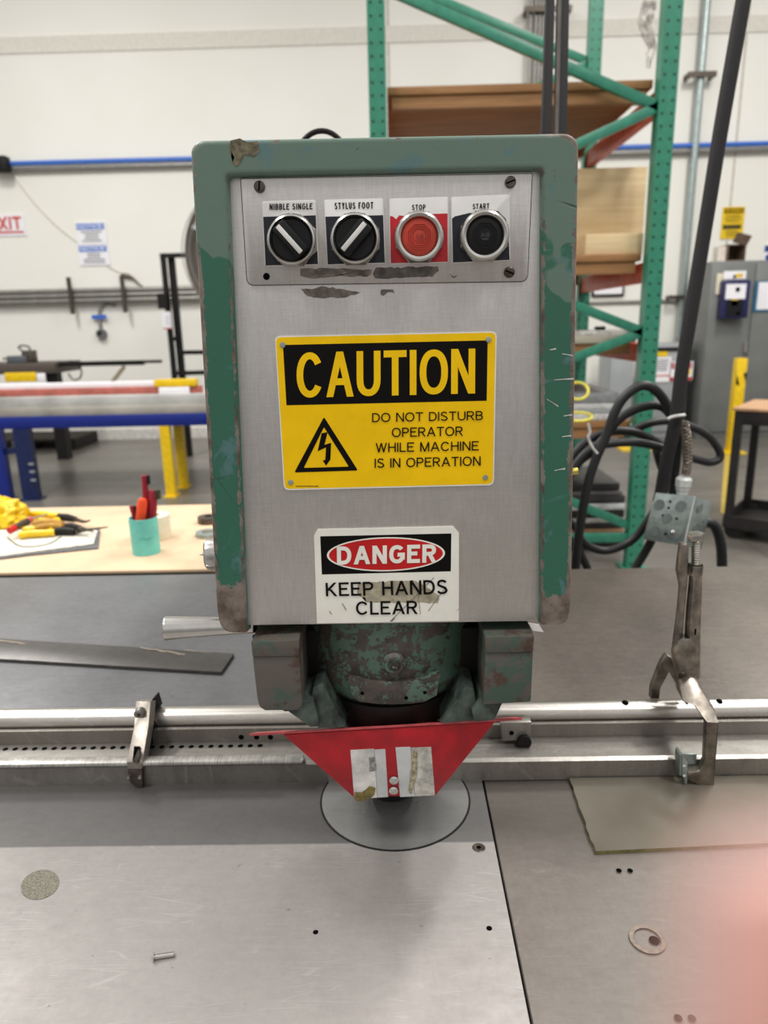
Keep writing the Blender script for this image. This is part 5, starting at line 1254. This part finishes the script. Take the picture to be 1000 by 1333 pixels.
p = PZ(829, 585, 0); b = MB(); b.box(p + Vector((0, 0, .007)), (.34, .2, .014)); o = b.build('floor_plate', MAT['gold']); tag(o, 'yellow floor plate half hidden behind the right rack post', 'plate')
# painted line on the floor
a, c = PZ(948, 592, .002), PZ(944, 668, .002); b = MB(); b.poly([a + Vector((-.03, 0, 0)), a + Vector((.03, 0, 0)), c + Vector((.03, 0, 0)), c + Vector((-.03, 0, 0))]); b.build('trim_3', plain((190, 164, 70), .5)); bpy.data.objects['trim_3']['kind'] = 'structure'

# service cart at the right edge
C0 = PZ(940, 700, 0); th_ = R(38); d1 = Vector((math.cos(th_), -math.sin(th_), 0)); d2 = Vector((math.sin(th_), math.cos(th_), 0))
ct = thing('service_cart', 'black steel service cart with worn wooden top at the right edge', 'cart', C0)
zt = PY(946, 531, C0.y).z; zl = PY(933, 672, C0.y).z
Wc, Dc = .85, .5
Lc = lambda a, b_, z: C0 + d1 * a + d2 * b_ + Vector((0, 0, z))
MC = Matrix((d1, d2, Vector((0, 0, 1)))).transposed()
cartm = plain((44, 40, 40), .5, .1, .1, 20)
b = MB(); b.box(Lc(Wc / 2, Dc / 2, zt - .008), (Wc + .02, Dc + .02, .016), MC, .002); b.build('wooden_top', m_wood((176, 134, 98), (206, 166, 130)), ct)
b = MB(); b.box(Lc(Wc / 2, Dc / 2, zt - .055), (Wc, Dc, .075), MC, .003); b.build('top_frame', cartm, ct)
for a in (.02, Wc - .02):
    for e in (.02, Dc - .02):
        b = MB(); b.box(Lc(a, e, (zt + .10) / 2 - .02), (.042, .042, zt - .10), MC); b.build('leg', cartm, ct)
        p = Lc(a + .03, e + .02, .05); b = MB(); b.cyl(p - d1.cross(Vector((0, 0, 1))) * .015, p + d1.cross(Vector((0, 0, 1))) * .015, .05, seg=24, bev=.004); cs = b.build('caster', MAT['rubber'], ct)
        b = MB(); b.box(p + Vector((0, 0, .042)), (.04, .05, .03), MC); b.build('fork', MAT['iron'], cs)
b = MB(); b.box(Lc(Wc / 2, Dc / 2, zl - .06), (Wc, Dc, .012), MC)
for c_, s_ in (((Wc / 2, 0), (Wc, .012)), ((Wc / 2, Dc), (Wc, .012)), ((0, Dc / 2), (.012, Dc)), ((Wc, Dc / 2), (.012, Dc))): b.box(Lc(c_[0], c_[1], zl - .03), (s_[0], s_[1], .07), MC)
b.build('lower_tray', cartm, ct)
zz = zt
for h, mt, lb in ((.022, plain((150, 158, 158), .4, .2), 'lowest grey plate'), (.035, MAT['offwhite'], 'pale middle plate'), (.03, MAT['grey'], 'grey upper plate'), (.018, MAT['dark'], 'thin dark top plate')):
    b = MB(); b.box(Lc(.42, .33, zz + h / 2), (.42, .22, h - .001), MC, .002); o = b.build('steel_plate', mt); tag(o, lb + ' of the small stack on the black cart', 'plate', 'plates stacked on the black cart'); zz += h

# ================================================================== JUNCTION BOX AND CORDS BEHIND THE TABLE
YJ = 1.56
k2 = lambda x, y: (740 + x / 3.846, 480 + y / 3.846)
jb = thing('junction_box', 'galvanised steel junction box hanging from the black cable', 'junction box', PY(880, 700, YJ))
F4 = [(437, 620), (632, 640), (578, 885), (372, 852)]
P = [PY(*k2(*p), YJ) for p in F4]
ext = PY(*k2(722, 668), YJ + .06) - PY(*k2(632, 640), YJ)
b = MB(); b.poly(P, ext, .0012); b.build('box_body', MAT['galv'], jb)
qf = quad([p + Vector((0, -.0006, 0)) for p in P]); S4 = [P[1], P[1] + ext, P[2] + ext, P[2]]
nrm = (S4[1] - S4[0]).cross(S4[3] - S4[0]).normalized(); nrm = nrm if nrm.dot(CAM - S4[0]) > 0 else -nrm
qs = quad([p + nrm * .0006 for p in S4])
def knock(q, u, v, r, nrm_, par=jb):
    b = MB(); c = q(u, v); b.lathe([(r, -.0005), (r, .0009), (r * .82, .0009), (r * .82, .0002), (0, .0004)], c, nrm_, 24); b.build('knockout', plain((138, 150, 148), .4, .5), par)
NF = (P[1] - P[0]).cross(P[3] - P[0]).normalized(); NF = NF if NF.dot(CAM - P[0]) > 0 else -NF
for u, v, r in ((.17, .24, .0125), (.72, .22, .0125), (.45, .50, .0115), (.22, .80, .0125)): knock(qf, u, v, r, NF)
for u, v, r in ((.38, .20, .0115), (.40, .60, .0115)): knock(qs, u, v, r, nrm)
for u, v in ((.42, .15), (.42, .28), (.33, .45), (.68, .48), (.50, .82)):
    b = MB(); b.lathe([(0, .0006), (.0030, .0004)], qf(u, v), NF, 14); b.build('screw_hole', MAT['void'], jb)
for u, v in ((.80, .82), (.72, .45), (.2, .9)):
    b = MB(); b.lathe([(0, .0006), (.002, .0004)], qs(u, v), nrm, 14); b.build('screw_hole', MAT['void'], jb)
b = MB(); c = qf(.72, .76); b.lathe([(.0165, 0), (.0165, .0015), (.013, .0022), (0, .001)], c, NF, 28); b.mi = 1; b.sphere(c + NF * .002 + Vector((-.006, 0, 0)), .006, (1, .6, 1)); b.build('pull_knob', [MAT['galv'], MAT['chrome']], jb)
b = MB(); b.between(P[1] + NF * .0008, P[2] + NF * .0008, .003, .002); b.build('corner_strip', MAT['paper'], jb)
# white cable fitting and braided grip
a = PY(*k2(570, 625), YJ + .02); c = PY(*k2(580, 540), YJ + .02); d = (c - a); L = d.length
b = MB(); b.lathe([(0, 0), (.013, 0), (.013, L * .25), (.016, L * .25), (.016, L * .42), (.013, L * .42)], a, d, 8); b.lathe([(.013, L * .42), (.0185, L * .45), (.0185, L * .85), (.012, L), (0, L)], a, d, 8); b.build('cable_fitting', plain((214, 216, 214), .35, .1), jb)
gp = [PY(*k2(x, y), YJ + .02) for x, y in ((588, 530), (597, 470), (594, 400), (590, 330), (580, 265))]
b = MB(); b.tube(gp, .0085, 14)
o = b.build('braided_grip', MAT['iron'], jb)
for sgn_ in (-1, 1):
    for ph in range(3):
        pts = []
        for k in range(61):
            u = k / 60 * 4; i = min(3, int(u)); f = u - i; c = gp[i].lerp(gp[i + 1], f); a_ = sgn_ * k * .55 + ph * 2.09
            pts.append(c + Vector((math.cos(a_) * .0092, math.sin(a_) * .0092, 0)))
        b = MB(); b.tube(pts, .0016, 6, smooth=1); b.build('braid_wire', plain((150, 140, 128), .35, .6), jb)
# cords
def cord(name, lab, px, r, Y=YJ, mat='rubber', cat='cable', dy=None, group=None, sub=6):
    pts = [PY(x, y, Y + (dy[i] if dy else 0)) for i, (x, y) in enumerate(px)]
    b = MB(); b.tube(pts, r, 14, smooth=sub); o = b.build(name, MAT[mat]); return tag(o, lab, cat, group)
cord('drop_cable', 'thick black cable dropping from the ceiling to the junction box', [(988, -110), (968, 0), (940, 160), (919, 290), (901, 400), (888, 480), (880, 545), (868, 600), (861, 640), (858, 652)], .0145, YJ, 'sleeve', dy=[0, 0, 0, 0, 0, 0, 0, .015, .03, .04])
cord('drop_cable', 'short black cable dropping beside the braided grip into the junction box', [(886, 520), (884, 560), (881, 600), (876, 640), (875, 650)], .0095, YJ + .045, 'rubber')
co = thing('cord_coil', 'loose tied coil of thick black power cord hanging beside the machine', 'power cord', PY(790, 570, YJ + .05))
def loop(px, r, dy, nm='cord_loop'):
    n = len(px); pts = [PY(x, y, YJ + .06 + dy + .02 * math.sin(3.1 * i / n)) for i, (x, y) in enumerate(px)]
    b = MB(); b.tube(pts, r, 14, smooth=6); b.build(nm, MAT['rubber'], co)
loop([(749, 745), (753, 700), (763, 640), (775, 600), (790, 566), (799, 540), (812, 518), (832, 503), (848, 504), (862, 517), (872, 535), (880, 560), (884, 575)], .0108, -.03)
loop([(728, 640), (752, 604), (768, 590), (785, 572), (803, 549), (823, 535), (846, 528), (863, 530), (874, 541)], .0102, .0)
loop([(728, 622), (749, 590), (762, 576), (781, 566), (803, 561), (826, 563), (845, 570), (864, 582), (872, 592)], .0102, .022)
loop([(728, 636), (756, 597), (775, 582), (800, 577), (826, 576), (846, 579), (864, 584), (880, 590)], .0098, -.005)
loop([(812, 563), (830, 557), (850, 550), (868, 548), (882, 550), (898, 555), (912, 561), (926, 571), (937, 588), (936, 598), (924, 602), (910, 599), (899, 596)], .0095, .045)
loop([(738, 676), (752, 690), (757, 703), (770, 713), (790, 717), (812, 710), (828, 699), (842, 680), (856, 660)], .0098, .03)
loop([(738, 700), (751, 712), (757, 724), (764, 738), (768, 752)], .0098, .02)
loop([(858, 684), (848, 704), (838, 722), (828, 738), (822, 752)], .0105, .03)
loop([(858, 590), (852, 575), (858, 600), (864, 618), (866, 640)], .009, .05)
b = MB(); b.tube([PY(*k2(x, y), YJ - .022) for x, y in ((498, 252), (515, 243), (545, 236), (585, 232))], .0035, 8); b.build('zip_tie', MAT['offwhite'], co)
b = MB(); b.tube([PY(*k2(x, y), YJ - .01) for x, y in ((100, 275), (108, 320), (100, 345), (118, 390), (145, 425))], .0030, 8); b.build('zip_tie', MAT['offwhite'], co)
o = cord('drop_cable', 'short thick black cable leaving the back of the junction box downwards', [(915, 680), (928, 682), (935, 694), (939, 712), (940, 735), (940, 752)], .012, YJ + .07)

# ================================================================== FINGERTIP AT THE LENS
def cl_(r, u, f): return CAM + (RT * r + UP * u + FWD * f) * .78
J = dict(wr=(.175, -.075, -.02), pm=(.135, -.055, -.004), k1=(.098, -.028, .010), k2=(.098, -.050, .012), k3=(.102, -.070, .010), k4=(.108, -.088, .004),
         a1=(.062, -.021, .024), a2=(.036, -.0175, .021), a3=(.0184, -.0163, .0168),
         b1=(.058, -.045, .028), b2=(.034, -.043, .022), b3=(.016, -.041, .014), c1=(.064, -.066, .026), c2=(.042, -.064, .020), c3=(.026, -.061, .012), e1=(.076, -.086, .018), e2=(.060, -.085, .014), e3=(.046, -.082, .008),
         t0=(.128, -.036, -.020), t1=(.095, -.022, -.034), t2=(.068, -.016, -.034), fa=(.26, -.13, -.05))
Rr = dict(wr=.026, pm=.024, k1=.0105, k2=.0108, k3=.0102, k4=.0095, a1=.0092, a2=.0084, a3=.0072, b1=.0094, b2=.0086, b3=.0072, c1=.009, c2=.008, c3=.0068, e1=.0078, e2=.007, e3=.006, t0=.015, t1=.0112, t2=.0092, fa=.032)
names = list(J); idx = {n: i for i, n in enumerate(names)}
E = [('wr', 'pm'), ('wr', 'fa'), ('pm', 'k1'), ('pm', 'k2'), ('pm', 'k3'), ('pm', 'k4'), ('k1', 'a1'), ('a1', 'a2'), ('a2', 'a3'), ('k2', 'b1'), ('b1', 'b2'), ('b2', 'b3'), ('k3', 'c1'), ('c1', 'c2'), ('c2', 'c3'), ('k4', 'e1'), ('e1', 'e2'), ('e2', 'e3'), ('wr', 't0'), ('t0', 't1'), ('t1', 't2')]
hc = cl_(*J['pm'])
me = bpy.data.meshes.new('hand_skeleton'); me.from_pydata([cl_(*J[n]) - hc for n in names], [(idx[a], idx[b_]) for a, b_ in E], [])
ho = bpy.data.objects.new('hand_skeleton', me); COL.objects.link(ho)
md = ho.modifiers.new('skin', 'SKIN'); md.use_smooth_shade = True
for n, sv in zip(names, me.skin_vertices[0].data): sv.radius = (Rr[n], Rr[n]); sv.use_root = (n == 'wr')
ss = ho.modifiers.new('sub', 'SUBSURF'); ss.levels = 2; ss.render_levels = 2
dg = bpy.context.evaluated_depsgraph_get(); dg.update()
hm = bpy.data.meshes.new_from_object(ho.evaluated_get(dg)); bpy.data.objects.remove(ho)
t = NT('skin'); t.out(t.mix(t.ramp(t.noise(160, 4), .35, .65), (214, 138, 122), (226, 154, 138)), .5, 0., Subsurface_Weight=.15, Subsurface_Radius=(.004, .0015, .001), Subsurface_Scale=1.0)
hm.materials.clear(); hm.materials.append(t.m)
hand = bpy.data.objects.new('hand', hm); COL.objects.link(hand); hand.location = hc
tag(hand, 'blurred pink fingertip of a hand reaching in at the bottom right corner', 'hand')
nailm = plain((232, 178, 168), .3)
for tip, prev in (('a3', 'a2'), ('b3', 'b2'), ('c3', 'c2'), ('e3', 'e2'), ('t2', 't1')):
    a, c = cl_(*J[prev]), cl_(*J[tip]); d = (c - a).normalized(); out = (FWD if tip != 't2' else -FWD); out = (out - d * out.dot(d)).normalized()
    side = d.cross(out); o_ = c + out * Rr[tip] * .80; b = MB(); b.box(o_ + d * .001, (Rr[tip] * 1.1, .009, .0012), Matrix((side, d, out)).transposed(), .0005)
    b.build('fingernail', nailm, hand)
